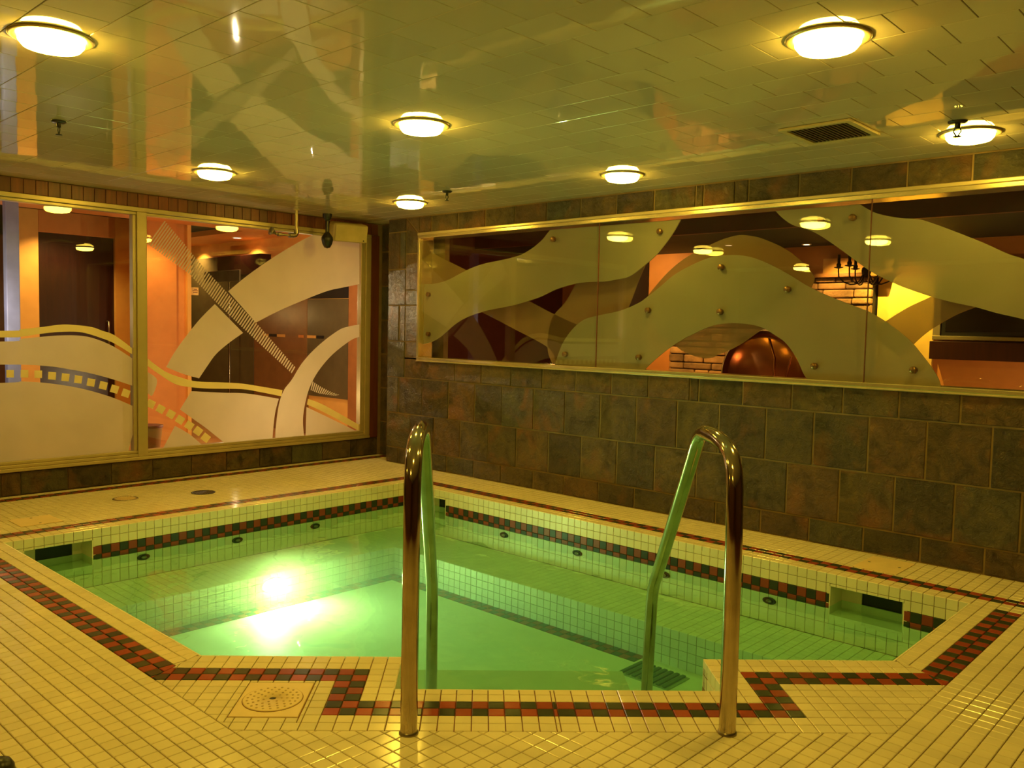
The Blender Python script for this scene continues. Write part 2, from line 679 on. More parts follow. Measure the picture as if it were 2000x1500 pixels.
FRONT_WAVES=[[[(3.482,2.025),(3.425,1.939),(3.354,1.855),(3.285,1.788),(3.189,1.72),(3.073,1.652),(2.961,1.633),(2.846,1.62),(2.714,1.62),(2.582,1.611),(2.392,1.572),(2.199,1.507),(1.925,1.448),(1.635,1.406),(1.403,1.35),(1.245,1.283),(1.083,1.182),(0.97,1.134),(0.853,1.108)],[(0.853,1.108),(0.841,1.643)],[(0.841,1.643),(0.992,1.645),(1.157,1.672),(1.317,1.725),(1.473,1.772),(1.624,1.8),(1.771,1.816),(1.981,1.844),(2.117,1.891),(2.223,1.949),(2.279,1.997),(2.315,2.03)],[(2.315,2.03),(3.482,2.025)]],[[(2.4,0.996),(2.423,1.06),(2.471,1.16),(2.554,1.259),(2.665,1.338),(2.808,1.373),(3.001,1.407),(3.155,1.461),(3.219,1.497),(3.335,1.574),(3.444,1.652),(3.594,1.72),(3.735,1.762),(3.877,1.769),(4.012,1.75),(4.147,1.697),(4.276,1.629),(4.404,1.554),(4.524,1.499),(4.72,1.422),(4.78,1.399),(4.869,1.346),(4.957,1.283),(5.026,1.221),(5.101,1.131),(5.142,1.076),(5.171,1.027),(5.183,0.985)],[(5.183,0.985),(4.422,0.988)],[(4.422,0.988),(4.395,1.021),(4.341,1.123),(4.271,1.207),(4.201,1.253),(4.119,1.297),(4.03,1.319),(3.896,1.327),(3.754,1.309),(3.612,1.252),(3.514,1.205),(3.414,1.142),(3.312,1.067),(3.221,0.987)],[(3.221,0.987),(2.4,0.996)]],[[(4.167,2.03),(4.22,1.979),(4.289,1.933),(4.388,1.898),(4.47,1.854),(4.589,1.771),(4.707,1.682),(4.781,1.629),(4.887,1.574),(4.961,1.54),(5.105,1.487),(5.217,1.455),(5.336,1.427),(5.445,1.394),(5.566,1.363),(5.706,1.309),(5.819,1.242)],[(5.819,1.242),(5.896,1.4)],[(5.896,1.4),(5.804,1.528),(5.69,1.602),(5.55,1.675),(5.477,1.704),(5.353,1.77),(5.198,1.844),(5.064,1.903),(5.009,1.919),(4.926,1.93),(4.84,1.951),(4.77,1.977),(4.691,2.027)],[(4.691,2.027),(4.167,2.03)]]]
BACK_WAVES=[[[(0.688,2.009),(0.933,1.896),(1.286,1.762),(1.953,1.517),(2.269,1.393),(2.596,1.281)],[(2.596,1.281),(2.502,1.082),(2.324,0.975)],[(2.324,0.975),(2.267,1.106),(1.846,1.27),(1.484,1.4),(1.143,1.508),(0.695,1.679)]],[[(2.694,1.992),(2.605,1.747),(2.495,1.594),(2.412,1.477),(2.271,1.337),(2.24,1.113),(2.298,0.986)],[(2.298,0.986),(2.799,1.034)],[(2.799,1.034),(2.864,1.208),(3.004,1.428),(3.087,1.62),(3.161,1.764),(3.264,1.904),(3.302,2.009)],[(3.302,2.009),(2.694,1.992)]],[[(3.158,1.49),(3.2,1.545),(3.336,1.679),(3.485,1.779),(3.68,1.86),(3.786,1.892),(3.878,1.906),(3.97,1.894),(4.05,1.87),(4.185,1.808),(4.296,1.729),(4.383,1.638),(4.395,1.596),(4.359,1.512)],[(4.359,1.512),(4.237,1.4),(4.074,1.298),(3.898,1.18),(3.76,1.118),(3.664,1.087),(3.511,1.116),(3.397,1.177),(3.289,1.236)],[(3.289,1.236),(3.158,1.49)]],[[(4.752,1.28),(4.837,1.348),(4.962,1.431),(5.078,1.488),(5.187,1.544)],[(5.187,1.544),(5.443,1.498)],[(5.443,1.498),(5.317,1.433),(5.221,1.391),(5.129,1.333),(5.066,1.286),(5.0,1.22),(4.934,1.136)],[(4.934,1.136),(4.752,1.28)]]]
STANDOFFS=[(2.36,1.955),(3.326,1.954),(0.922,1.55),(0.929,1.201),(2.506,1.075),(3.183,1.077),(3.249,1.41),(3.81,1.691),(3.814,1.4),(4.275,1.539),(4.466,1.072),(4.468,1.949),(4.658,1.951),(5.04,1.075)]
FROST_FILM=[[[(-1.368,1.526),(-1.183,1.674),(-0.936,1.845),(-0.677,2.002),(-0.505,2.087),(-0.321,2.147),(-0.018,2.187)],[(-0.018,2.187),(-0.012,1.658)],[(-0.012,1.658),(-0.213,1.614),(-0.401,1.567),(-0.743,1.436),(-0.934,1.353),(-1.109,1.268)],[(-1.109,1.268),(-1.368,1.526)]],[[(-1.488,1.414),(-1.23,1.178)],[(-1.23,1.178),(-1.363,1.09),(-1.479,0.996),(-1.556,0.898),(-1.628,0.798)],[(-1.628,0.798),(-1.768,0.839),(-1.904,0.896)],[(-1.904,0.896),(-1.832,1.019),(-1.733,1.151),(-1.614,1.292),(-1.488,1.414)]],[[(-0.007,1.272),(-0.138,1.25),(-0.255,1.209),(-0.469,1.069),(-0.633,0.92),(-0.75,0.76),(-0.828,0.671),(-0.879,0.544),(-0.91,0.34),(-0.914,0.239)],[(-0.914,0.239),(-0.617,0.235)],[(-0.617,0.235),(-0.629,0.391),(-0.609,0.531),(-0.56,0.684),(-0.467,0.833),(-0.31,0.988),(-0.107,1.119),(-0.006,1.154)],[(-0.006,1.154),(-0.007,1.272)]],[[(-4.26,1.091),(-3.091,1.095),(-2.961,1.114),(-2.827,1.13),(-2.689,1.142),(-2.546,1.14),(-2.436,1.114),(-2.308,1.056),(-2.145,0.948)],[(-2.145,0.948),(-2.146,0.744)],[(-2.146,0.744),(-2.31,0.805),(-2.475,0.856),(-2.621,0.889),(-2.795,0.919),(-3.093,0.934),(-4.26,0.937)],[(-4.26,0.937),(-4.26,1.091)]],[[(-4.26,0.804),(-3.095,0.805),(-2.965,0.812),(-2.797,0.796),(-2.622,0.764),(-2.477,0.724),(-2.311,0.663),(-2.147,0.583)],[(-2.147,0.583),(-2.148,0.486),(-2.213,0.234)],[(-2.213,0.234),(-4.26,0.233)],[(-4.26,0.233),(-4.26,0.804)]],[[(-2.053,0.858),(-1.98,0.795),(-2.017,0.674),(-2.054,0.692)],[(-2.054,0.692),(-2.053,0.858)]],[[(-1.695,0.694),(-1.419,0.671),(-1.181,0.653),(-0.88,0.595)],[(-0.88,0.595),(-0.92,0.455),(-0.945,0.223)],[(-0.945,0.223),(-1.391,0.233)],[(-1.391,0.233),(-1.557,0.372),(-1.669,0.456),(-1.791,0.548)],[(-1.791,0.548),(-1.695,0.694)]],[[(-1.834,0.417),(-1.713,0.341),(-1.598,0.238)],[(-1.598,0.238),(-1.937,0.237)],[(-1.937,0.237),(-1.834,0.417)]],[[(-0.592,0.506),(-0.391,0.414),(-0.116,0.285),(0.006,0.226)],[(0.006,0.226),(0.006,0.201)],[(0.006,0.201),(-0.601,0.214)],[(-0.601,0.214),(-0.592,0.506)]]]
CREAM_RIBBON=[[[(-4.26,1.161),(-3.089,1.17),(-2.96,1.183),(-2.826,1.2),(-2.688,1.221),(-2.581,1.219),(-2.472,1.206),(-2.398,1.18),(-2.307,1.146),(-2.144,1.024)],[(-2.144,1.024),(-2.145,0.98)],[(-2.145,0.98),(-2.3,1.079),(-2.399,1.122),(-2.546,1.166),(-2.688,1.168),(-2.827,1.152),(-2.961,1.129),(-3.09,1.124),(-4.26,1.119)],[(-4.26,1.119),(-4.26,1.161)]],[[(-2.052,0.963),(-1.917,0.863),(-1.79,0.811),(-1.646,0.773),(-1.419,0.758),(-1.244,0.743),(-1.058,0.711),(-0.844,0.671)],[(-0.844,0.671),(-0.854,0.616)],[(-0.854,0.616),(-1.058,0.661),(-1.244,0.695),(-1.534,0.71),(-1.703,0.728),(-1.833,0.758),(-1.967,0.844),(-2.053,0.906)],[(-2.053,0.906),(-2.052,0.963)]],[[(-0.576,0.581),(-0.392,0.51),(0.005,0.301)],[(0.005,0.301),(0.006,0.241)],[(0.006,0.241),(-0.391,0.443),(-0.587,0.53)],[(-0.587,0.53),(-0.576,0.581)]]]
FILM_SQUARES=[[(-3.053,0.896),(-3.005,0.895),(-3.006,0.841),(-3.054,0.842)],[(-2.962,0.894),(-2.912,0.893),(-2.913,0.838),(-2.963,0.84)],[(-2.872,0.889),(-2.821,0.887),(-2.823,0.832),(-2.873,0.834)],[(-2.779,0.878),(-2.727,0.872),(-2.731,0.816),(-2.783,0.822)],[(-2.687,0.865),(-2.634,0.858),(-2.641,0.802),(-2.693,0.809)],[(-2.597,0.849),(-2.544,0.839),(-2.552,0.783),(-2.605,0.792)],[(-2.506,0.824),(-2.451,0.813),(-2.461,0.756),(-2.516,0.768)],[(-2.415,0.8),(-2.36,0.785),(-2.373,0.728),(-2.428,0.743)],[(-2.329,0.771),(-2.274,0.752),(-2.292,0.696),(-2.347,0.715)],[(-2.243,0.738),(-2.188,0.715),(-2.208,0.66),(-2.263,0.682)],[(-2.044,0.647),(-1.989,0.618),(-2.016,0.564),(-2.071,0.593)],[(-1.964,0.603),(-1.909,0.57),(-1.94,0.518),(-1.994,0.551)],[(-1.879,0.558),(-1.824,0.523),(-1.857,0.471),(-1.911,0.506)],[(-1.801,0.508),(-1.746,0.47),(-1.782,0.42),(-1.836,0.458)],[(-1.722,0.457),(-1.667,0.418),(-1.704,0.368),(-1.759,0.407)],[(-1.645,0.406),(-1.591,0.364),(-1.631,0.315),(-1.685,0.357)],[(-1.577,0.346),(-1.523,0.302),(-1.565,0.254),(-1.618,0.298)],[(-3.147,0.895),(-3.097,0.895),(-3.097,0.842),(-3.147,0.842)],[(-3.239,0.895),(-3.189,0.895),(-3.189,0.842),(-3.239,0.842)],[(-3.331,0.895),(-3.281,0.895),(-3.281,0.842),(-3.331,0.842)],[(-3.4229999999999996,0.895),(-3.3729999999999998,0.895),(-3.3729999999999998,0.842),(-3.4229999999999996,0.842)],[(-3.5149999999999997,0.895),(-3.465,0.895),(-3.465,0.842),(-3.5149999999999997,0.842)],[(-3.6069999999999998,0.895),(-3.557,0.895),(-3.557,0.842),(-3.6069999999999998,0.842)],[(-3.699,0.895),(-3.649,0.895),(-3.649,0.842),(-3.699,0.842)],[(-3.791,0.895),(-3.741,0.895),(-3.741,0.842),(-3.791,0.842)],[(-3.8829999999999996,0.895),(-3.8329999999999997,0.895),(-3.8329999999999997,0.842),(-3.8829999999999996,0.842)],[(-3.9749999999999996,0.895),(-3.925,0.895),(-3.925,0.842),(-3.9749999999999996,0.842)],[(-4.067,0.895),(-4.0169999999999995,0.895),(-4.0169999999999995,0.842),(-4.067,0.842)],[(-4.159000000000001,0.895),(-4.109,0.895),(-4.109,0.842),(-4.159000000000001,0.842)]]
HATCH=[[(-2.047,1.86),(-1.911,2.057),(-1.904,2.05),(-2.038,1.855)],[(-2.03,1.849),(-1.897,2.042),(-1.89,2.035),(-2.021,1.844)],[(-2.012,1.839),(-1.883,2.027),(-1.875,2.02),(-2.004,1.833)],[(-1.995,1.828),(-1.868,2.012),(-1.861,2.005),(-1.986,1.822)],[(-1.978,1.817),(-1.854,1.997),(-1.846,1.99),(-1.969,1.811)],[(-1.96,1.806),(-1.839,1.982),(-1.832,1.975),(-1.951,1.8)],[(-1.942,1.795),(-1.824,1.967),(-1.817,1.96),(-1.933,1.789)],[(-1.925,1.784),(-1.81,1.952),(-1.802,1.944),(-1.916,1.778)],[(-1.907,1.773),(-1.795,1.937),(-1.787,1.929),(-1.898,1.767)],[(-1.889,1.762),(-1.78,1.921),(-1.773,1.914),(-1.88,1.756)],[(-1.871,1.751),(-1.766,1.906),(-1.759,1.898),(-1.862,1.745)],[(-1.853,1.739),(-1.751,1.89),(-1.744,1.882),(-1.844,1.734)],[(-1.835,1.728),(-1.737,1.874),(-1.73,1.866),(-1.826,1.722)],[(-1.817,1.717),(-1.722,1.858),(-1.715,1.85),(-1.808,1.711)],[(-1.799,1.706),(-1.708,1.842),(-1.701,1.834),(-1.789,1.7)],[(-1.78,1.694),(-1.693,1.826),(-1.686,1.818),(-1.771,1.688)],[(-1.762,1.683),(-1.679,1.81),(-1.671,1.802),(-1.753,1.677)],[(-1.743,1.671),(-1.664,1.794),(-1.657,1.786),(-1.734,1.665)],[(-1.725,1.66),(-1.649,1.778),(-1.642,1.77),(-1.716,1.654)],[(-1.707,1.648),(-1.634,1.762),(-1.627,1.754),(-1.699,1.64)],[(-1.691,1.633),(-1.62,1.746),(-1.612,1.737),(-1.683,1.625)],[(-1.675,1.618),(-1.605,1.729),(-1.597,1.721),(-1.667,1.61)],[(-1.659,1.603),(-1.589,1.714),(-1.581,1.706),(-1.651,1.595)],[(-1.643,1.587),(-1.573,1.698),(-1.564,1.691),(-1.635,1.58)],[(-1.627,1.572),(-1.556,1.683),(-1.548,1.675),(-1.619,1.565)],[(-1.611,1.557),(-1.54,1.667),(-1.532,1.66),(-1.603,1.549)],[(-1.595,1.542),(-1.524,1.652),(-1.515,1.644),(-1.587,1.534)],[(-1.579,1.526),(-1.507,1.636),(-1.499,1.628),(-1.571,1.519)],[(-1.563,1.511),(-1.491,1.621),(-1.482,1.613),(-1.555,1.503)],[(-1.547,1.496),(-1.474,1.605),(-1.466,1.597),(-1.538,1.488)],[(-1.53,1.48),(-1.457,1.589),(-1.449,1.581),(-1.522,1.472)],[(-1.514,1.464),(-1.441,1.573),(-1.432,1.565),(-1.506,1.457)],[(-1.497,1.449),(-1.424,1.557),(-1.415,1.549),(-1.489,1.441)],[(-1.481,1.433),(-1.407,1.541),(-1.399,1.533),(-1.472,1.426)],[(-1.464,1.418),(-1.39,1.525),(-1.382,1.517),(-1.455,1.411)],[(-1.446,1.403),(-1.373,1.509),(-1.365,1.501),(-1.437,1.395)],[(-1.429,1.388),(-1.356,1.493),(-1.347,1.485),(-1.42,1.38)],[(-1.411,1.373),(-1.339,1.478),(-1.33,1.47),(-1.402,1.365)],[(-1.393,1.358),(-1.321,1.462),(-1.312,1.454),(-1.384,1.35)],[(-1.375,1.342),(-1.304,1.446),(-1.295,1.438),(-1.367,1.335)],[(-1.358,1.327),(-1.286,1.43),(-1.277,1.422),(-1.349,1.319)],[(-1.34,1.312),(-1.268,1.413),(-1.259,1.405),(-1.331,1.304)],[(-1.322,1.296),(-1.25,1.397),(-1.242,1.389),(-1.313,1.288)],[(-1.304,1.281),(-1.233,1.381),(-1.224,1.373),(-1.295,1.273)],[(-1.286,1.265),(-1.215,1.365),(-1.206,1.357),(-1.277,1.257)],[(-1.268,1.25),(-1.197,1.348),(-1.188,1.34),(-1.258,1.242)],[(-1.249,1.234),(-1.179,1.332),(-1.17,1.324),(-1.24,1.226)],[(-1.231,1.218),(-1.161,1.315),(-1.151,1.307),(-1.222,1.21)],[(-1.212,1.203),(-1.142,1.299),(-1.133,1.291),(-1.203,1.195)],[(-1.194,1.187),(-1.124,1.282),(-1.115,1.274),(-1.184,1.179)],[(-1.175,1.171),(-1.106,1.266),(-1.097,1.257),(-1.165,1.164)],[(-1.156,1.156),(-1.088,1.248),(-1.079,1.24),(-1.146,1.148)],[(-1.137,1.14),(-1.07,1.231),(-1.061,1.222),(-1.127,1.132)],[(-1.118,1.124),(-1.053,1.213),(-1.044,1.204),(-1.108,1.116)],[(-1.099,1.108),(-1.035,1.196),(-1.026,1.187),(-1.089,1.1)],[(-1.079,1.092),(-1.017,1.178),(-1.008,1.169),(-1.07,1.084)],[(-1.06,1.076),(-0.999,1.16),(-0.99,1.151),(-1.05,1.068)],[(-1.041,1.06),(-0.981,1.142),(-0.972,1.133),(-1.031,1.052)],[(-1.021,1.044),(-0.963,1.124),(-0.954,1.115),(-1.012,1.036)],[(-1.002,1.028),(-0.945,1.106),(-0.936,1.097),(-0.992,1.02)],[(-0.982,1.012),(-0.927,1.088),(-0.918,1.079),(-0.972,1.004)],[(-0.962,0.996),(-0.909,1.07),(-0.9,1.061),(-0.952,0.987)],[(-0.942,0.979),(-0.89,1.052),(-0.881,1.043),(-0.933,0.971)],[(-0.923,0.963),(-0.872,1.033),(-0.863,1.024),(-0.913,0.954)],[(-0.903,0.946),(-0.854,1.015),(-0.844,1.006),(-0.893,0.938)],[(-0.883,0.93),(-0.835,0.997),(-0.826,0.987),(-0.872,0.921)],[(-0.862,0.913),(-0.817,0.978),(-0.807,0.969),(-0.852,0.905)],[(-0.842,0.896),(-0.798,0.96),(-0.789,0.95),(-0.832,0.888)],[(-0.822,0.88),(-0.779,0.941),(-0.77,0.932),(-0.812,0.871)],[(-0.801,0.863),(-0.76,0.922),(-0.751,0.913),(-0.791,0.854)],[(-0.781,0.846),(-0.742,0.903),(-0.732,0.894),(-0.771,0.837)],[(-0.76,0.829),(-0.723,0.884),(-0.713,0.875),(-0.75,0.82)],[(-0.549,0.66),(-0.528,0.74),(-0.518,0.734),(-0.54,0.657)],[(-0.53,0.653),(-0.508,0.728),(-0.497,0.722),(-0.521,0.649)],[(-0.512,0.646),(-0.487,0.716),(-0.477,0.71),(-0.502,0.642)],[(-0.493,0.639),(-0.467,0.704),(-0.457,0.698),(-0.483,0.635)],[(-0.473,0.631),(-0.447,0.693),(-0.436,0.687),(-0.464,0.628)],[(-0.454,0.626),(-0.426,0.681),(-0.415,0.676),(-0.444,0.624)],[(-0.433,0.623),(-0.404,0.671),(-0.393,0.666),(-0.423,0.621)],[(-0.413,0.619),(-0.382,0.661),(-0.371,0.656),(-0.403,0.617)],[(-0.392,0.615),(-0.36,0.651),(-0.348,0.646),(-0.382,0.613)],[(-0.372,0.611),(-0.337,0.641),(-0.326,0.636),(-0.361,0.61)],[(-0.351,0.608),(-0.315,0.631),(-0.303,0.627),(-0.341,0.606)],[(-0.33,0.605),(-0.291,0.624),(-0.279,0.62),(-0.32,0.603)],[(-0.309,0.602),(-0.267,0.616),(-0.255,0.612),(-0.299,0.6)],[(-0.288,0.598),(-0.243,0.608),(-0.231,0.605),(-0.278,0.597)]]


# ------------------------------------------------------------------ FLOOR
X1, Y0 = 8.8, -7.4
fb = MB()
def slab(poly, z0, z1, mi=0):
    if len(poly) >= 3:
        fb.prism([(p[0], p[1], z0) for p in poly], (0, 0, z1-z0), mi)
slab([(-.0, Y0), (A-.003, Y0), (A-.003, .23), (-.0, .23)], -.03, -.006)
slab([(A-.003, -B+.003), (X1, -B+.003), (X1, .012), (A-.003, .012)], -.03, -.006)
slab([(A-.003, Y0), (X1, Y0), (X1, YL-.003), (A-.003, YL-.003)], -.03, -.006)
slab([(XR+.003, YL-.003), (X1, YL-.003), (X1, -B+.003), (XR+.003, -B+.003)], -.03, -.006)
tri = clip([(A, YL-.003), (XR+.003, YL-.003), (XR+.003, -B), (A, -B)], (S2, -S2), KD*S2+NF+.003)
toT = [to_tn(q) for q in tri]
for pc in (clip(toT, (-1, 0), -(TL-.003)), clip(toT, (1, 0), TR_+.003),
           clip(clip(clip(toT, (1, 0), TL-.003), (-1, 0), -(TR_+.003)), (0, 1), NN+.003)):
    slab([to_xy(*q) for q in pc], -.03, -.006)
floor = struct('floor', fb, M_GROUT)

cream = TileField((0, 0, 0), (1, 0, 0), (0, 1, 0))
bord = TileField((0, 0, 0), (1, 0, 0), (0, 1, 0))
nx0 = -int(A/PX)-1
for i in range(nx0, int((7.6-A)/PX)):
    for j in range(-int((6.2-B)/PY), int((B+.24)/PY)+1):
        x0, x1 = A+i*PX, A+(i+1)*PX
        y0, y1 = -B+j*PY, -B+(j+1)*PY
        xc, yc = (x0+x1)/2, (y0+y1)/2
        poly = [(x0, y0), (x1, y0), (x1, y1), (x0, y1)]
        isb = False
        if j >= 0:                                  # ledge by the stone wall
            if i < -int(A/PX)+0:
                poly = clip(poly, (1, 0), 0.002)
            lim = .008 if xc > .38 else .22
            poly = clip(poly, (0, -1), -lim)
            isb = (2 <= j < 4 and -4 <= i < 82) or (i in (-4, -3) and j < 4)
            if xc < .18 and xc > .05: isb = True
        elif i < 0:                                 # ledge by the window wall
            poly = clip(poly, (1, 0), 0.002)
            isb = i in (-4, -3) or (nx0+2 <= i < nx0+4)
        else:
            di, dj = i-78, -55-j                    # rows beyond the right / left edge
            if di < 0 and dj < 0:
                far = clip(poly, (S2, -S2), KD*S2+NB)      # only the corner beyond the square-laid area
                if len(far) >= 3:
                    cream.add(far, 0)
                continue
            elif dj >= 4 or di >= 4:
                pass
            elif dj >= 0 and di < 0:
                band = clip(poly, (-S2, -1+S2), -(FO.x*S2)+0*1 if False else (-(S2*FO.x)+(-1+S2)*FO.y))
                far = clip(poly, (S2, -S2), KD*S2+NB)
                if len(band) >= 3:
                    (bord if dj >= 2 else cream).add(band, (1 if (i+j) % 2 else 0) if dj >= 2 else 0)
                if len(far) >= 3:
                    cream.add(far, 0)
                continue
            elif di >= 0 and dj < 0:
                # dr = x-XR , dn ; keep dr > dn
                gx, gy = XR, XR-KD
                band = clip(poly, (1-S2, S2), (1-S2)*gx+S2*gy)
                far = clip(poly, (S2, -S2), KD*S2+NB)
                if len(band) >= 3:
                    (bord if di >= 2 else cream).add(band, (1 if (i+j) % 2 else 0) if di >= 2 else 0)
                if len(far) >= 3:
                    cream.add(far, 0)
                continue
            else:
                cream.add(clip(poly, (S2, -S2), KD*S2+NB) or poly, 0)
                continue
        if len(poly) < 3:
            continue
        (bord if isb else cream).add(poly, (1 if (i+j) % 2 else 0) if isb else 0)

# the area laid square to the front edge
dcream = TileField((FO.x, FO.y, 0), TV, -NV)
dbord = TileField((FO.x, FO.y, 0), TV, -NV)
cols = [TL+.0540*k for k in range(-22, 11)] + [TL+.0540*10+.0135] + [TR_+.0544*k for k in range(-10, 26)]
cols = sorted(set(round(c, 4) for c in cols))
rows = [NF, .072]+[.072+.0535*k for k in range(1, 11)]
rows[-1] = NB
CB = Vector((FO.x, FO.y, 0))
LCV = [(3.985, -3.531), (4.171, -3.345), (4.331, -3.52), (4.146, -3.697)]
def plate_tn():
    q = [to_tn(p) for p in ((3.97, -3.515), (4.165, -3.345), (4.34, -3.528), (4.141, -3.696))]
    return (min(a[0] for a in q)+.03, max(a[0] for a in q)-.03, .175+.03, .52)
PT0, PT1, PN0, PN1 = (.262, .490, .252, .520)
for a in range(len(cols)-1):
    for b in range(len(rows)-1):
        t0, t1, n0, n1 = cols[a], cols[a+1], rows[b], rows[b+1]
        base = [(t0, n0), (t1, n0), (t1, n1), (t0, n1)]
        # borders of this area, in (t, n)
        base = clip(base, (-1*0+S2, 1-S2), 0) if True else base            # beyond the left mitre (dn >= dl)
        tr = to_tn((XR, XR-KD))
        if len(base) < 3: continue
        # dr = S2*(t+n) - S2*(tr) ; keep dn >= dr
        base = clip(base, (-S2, 1-S2), -S2*tr[0]) if len(base) >= 3 else []
        # dl <= 4 rows : dl = -(y-YL) = S2*(n-t)
        base = clip(base, (S2, -S2), -4*PY) if len(base) >= 3 else []
        base = clip(base, (-S2, -S2), -S2*tr[0]-4*PX) if len(base) >= 3 else []
        if len(base) < 3: continue
        if t1 > TL+.001 and t0 < TR_-.001 and n0 < NN:
            pcs = [clip(base, (-1, 0), -TL), clip(base, (1, 0), TR_), clip(clip(clip(base, (1, 0), TL), (-1, 0), -TR_), (0, 1), NN)]
        else:
            pcs = [base]
        if t0 < PT1 and t1 > PT0 and n0 < PN1 and n1 > PN0:                 # leave the room of the skimmer cover
            pcs = [clip(base, (-1, 0), -PT0), clip(base, (1, 0), PT1), clip(clip(clip(base, (1, 0), PT0), (-1, 0), -PT1), (0, 1), PN1),
                   clip(clip(clip(base, (1, 0), PT0), (-1, 0), -PT1), (0, -1), -PN0)]
        tc, ncn = (t0+t1)/2, (n0+n1)/2
        inL, inR = TL-.216 < tc < TL, TR_ < tc < TR_+.216
        bL, bR = TL-.216 < tc < TL-.108, TR_+.1088 < tc < TR_+.2176
        isb = False
        if b in (2, 3) and (tc < TL-.108 or tc > TR_+.1088): isb = True
        if (bL or bR) and 2 <= b <= 8: isb = True
        if b in (7, 8) and TL-.216 < tc < TR_+.2176: isb = True
        for pc in pcs:
            if len(pc) >= 3:
                (dbord if isb else dcream).add([(q[0], -q[1]) for q in pc], (1 if (a+b) % 2 else 0) if isb else 0)
emit_tiles('tile', [cream, dcream], [M_CREAM], floor, 300, 'tile_field')
emit_tiles('border_tile', [bord, dbord], [M_RED, M_GREEN], floor, 300, 'border_tile_field')

# ------------------------------------------------------------------ SPA POOL
pool = empty('spa_pool', (A, -B, 0), label='five-sided tiled spa pool sunk in the floor with checkered waterline border', cat='pool')
def pl(o):
    o.parent = pool
    o.matrix_parent_inverse = Matrix.Translation((-A, B, 0))
    return o
FLp, FRp = to_xy(NF, NF), to_xy(to_tn((XR, XR-KD))[0]-NF, NF)
NL0, NL1, NR1, NR0 = to_xy(TL, NF), to_xy(TL, NN), to_xy(TR_, NN), to_xy(TR_, NF)
OUT5 = [(A, -B), (A, YL), FLp, FRp, (XR, -B)]
OUT9 = [(A, -B), (A, YL), FLp, NL0, NL1, NR1, NR0, FRp, (XR, -B)]
SK = {'right': (4.872, 5.250), 'centre': (1.50, 1.862), 'left': (-3.385, -3.006)}
SK_T, SK_B = -.070, -.225
DEP = -.70
def wall_slab(mb, p, q, z0, z1, d=.06):
    p, q = Vector((p[0], p[1], 0)), Vector((q[0], q[1], 0))
    t = (q-p).normalized()
    o = Vector((-t.y, t.x, 0))     # outward side chosen by the caller's order
    vs = [p+o*.006, q+o*.006, q+o*d, p+o*d]
    mb.prism([(v.x, v.y, z0) for v in vs], (0, 0, z1-z0))
sh = MB()
# back right wall (y=-B) with two openings, back left wall (x=A) with one
xs = [A-.06, SK['centre'][0], SK['centre'][1], SK['right'][0], SK['right'][1], XR+.06]
for k in range(5):
    for (z0, z1) in ((DEP, SK_B), (SK_B, SK_T), (SK_T, -.03)):
        if k in (1, 3) and (z0, z1) == (SK_B, SK_T): continue
        wall_slab(sh, (xs[k], -B), (xs[k+1], -B), z0, z1)
ys = [-B+.06, SK['left'][1], SK['left'][0], YL-.06]
for k in range(3):
    for (z0, z1) in ((DEP, SK_B), (SK_B, SK_T), (SK_T, -.03)):
        if k == 1 and (z0, z1) == (SK_B, SK_T): continue
        p, q = (A, ys[k+1]), (A, ys[k])
        wall_slab(sh, p, q, z0, z1)
ring = [(A, YL), FLp, NL0, NL1, NR1, NR0, FRp, (XR, -B)]
for p, q in zip(ring[:-1], ring[1:]):
    wall_slab(sh, q, p, DEP, -.03)
pl(sh.build('basin_wall', M_WGROUT))
bt = MB()
bt.prism([(q[0], q[1], DEP) for q in OUT9], (0, 0, BOTTOM_Z-DEP))
pl(bt.build('basin_floor', M_PLASTER))
# benches
def clipF(poly): return clip(poly, (-S2, S2), -(KD*S2+NF))
rb = clipF([(A, -B-.484), (XR, -B-.484), (XR, -B), (A, -B)])
BW = .484
mb = MB()
mb.prism([(q[0], q[1], DEP) for q in rb], (0, 0, BENCH_Z-.006-DEP))
mb.prism([(q[0], q[1], DEP) for q in [(A, YL), (A+BW, YL), (A+BW, -B-.484), (A, -B-.484)]], (0, 0, BENCH_Z-.006-DEP))
pl(mb.build('bench', M_WGROUT))
# steps in the notch
def tnbox(mb, t0, t1, n0, n1, z0, z1):
    mb.prism([(*to_xy(t, n), z0) for t, n in ((t0, n0), (t1, n0), (t1, n1), (t0, n1))], (0, 0, z1-z0))
st = MB(); tnbox(st, TL, TR_, .13, NN, DEP, -.250)
pl(st.build('step', M_CREAM))
st = MB(); tnbox(st, TL-.02, 1.79, -.97, .13, DEP, -.450)
pl(st.build('step', M_CREAM))

# wall tiles above and below the water
wt, bt_ = [], []
rowz = [0, -.054, -.108, -.160, -.190, -.271, -.352]
def wall_tiles(O, U, npitch, pitch, skip, off=0):
    f1 = TileField(O, U, (0, 0, 1), gap=.0013, ch=.0016, thick=.007)
    f2 = TileField(O, U, (0, 0, 1), gap=.0013, ch=.0016, thick=.007)
    for i in range(npitch):
        for r in range(len(rowz)-1):
            poly = [(i*pitch, rowz[r+1]), ((i+1)*pitch, rowz[r+1]), ((i+1)*pitch, rowz[r]), (i*pitch, rowz[r])]
            pcs = [poly]
            for (s0, s1) in skip:
                if poly[0][0] < s1 and poly[1][0] > s0 and rowz[r+1] < SK_T and rowz[r] > SK_B:
                    pcs = [clip(poly, (-1, 0), -s0), clip(poly, (1, 0), s1), clip(clip(clip(poly, (1, 0), s0), (-1, 0), -s1), (0, 1), SK_T),
                           clip(clip(clip(poly, (1, 0), s0), (-1, 0), -s1), (0, -1), -SK_B)]
            for pc in pcs:
                if len(pc) >= 3:
                    if r in (2, 3): f2.add(pc, (i+r+off) % 2)
                    else: f1.add(pc, 0)
    wt.append(f1); bt_.append(f2)
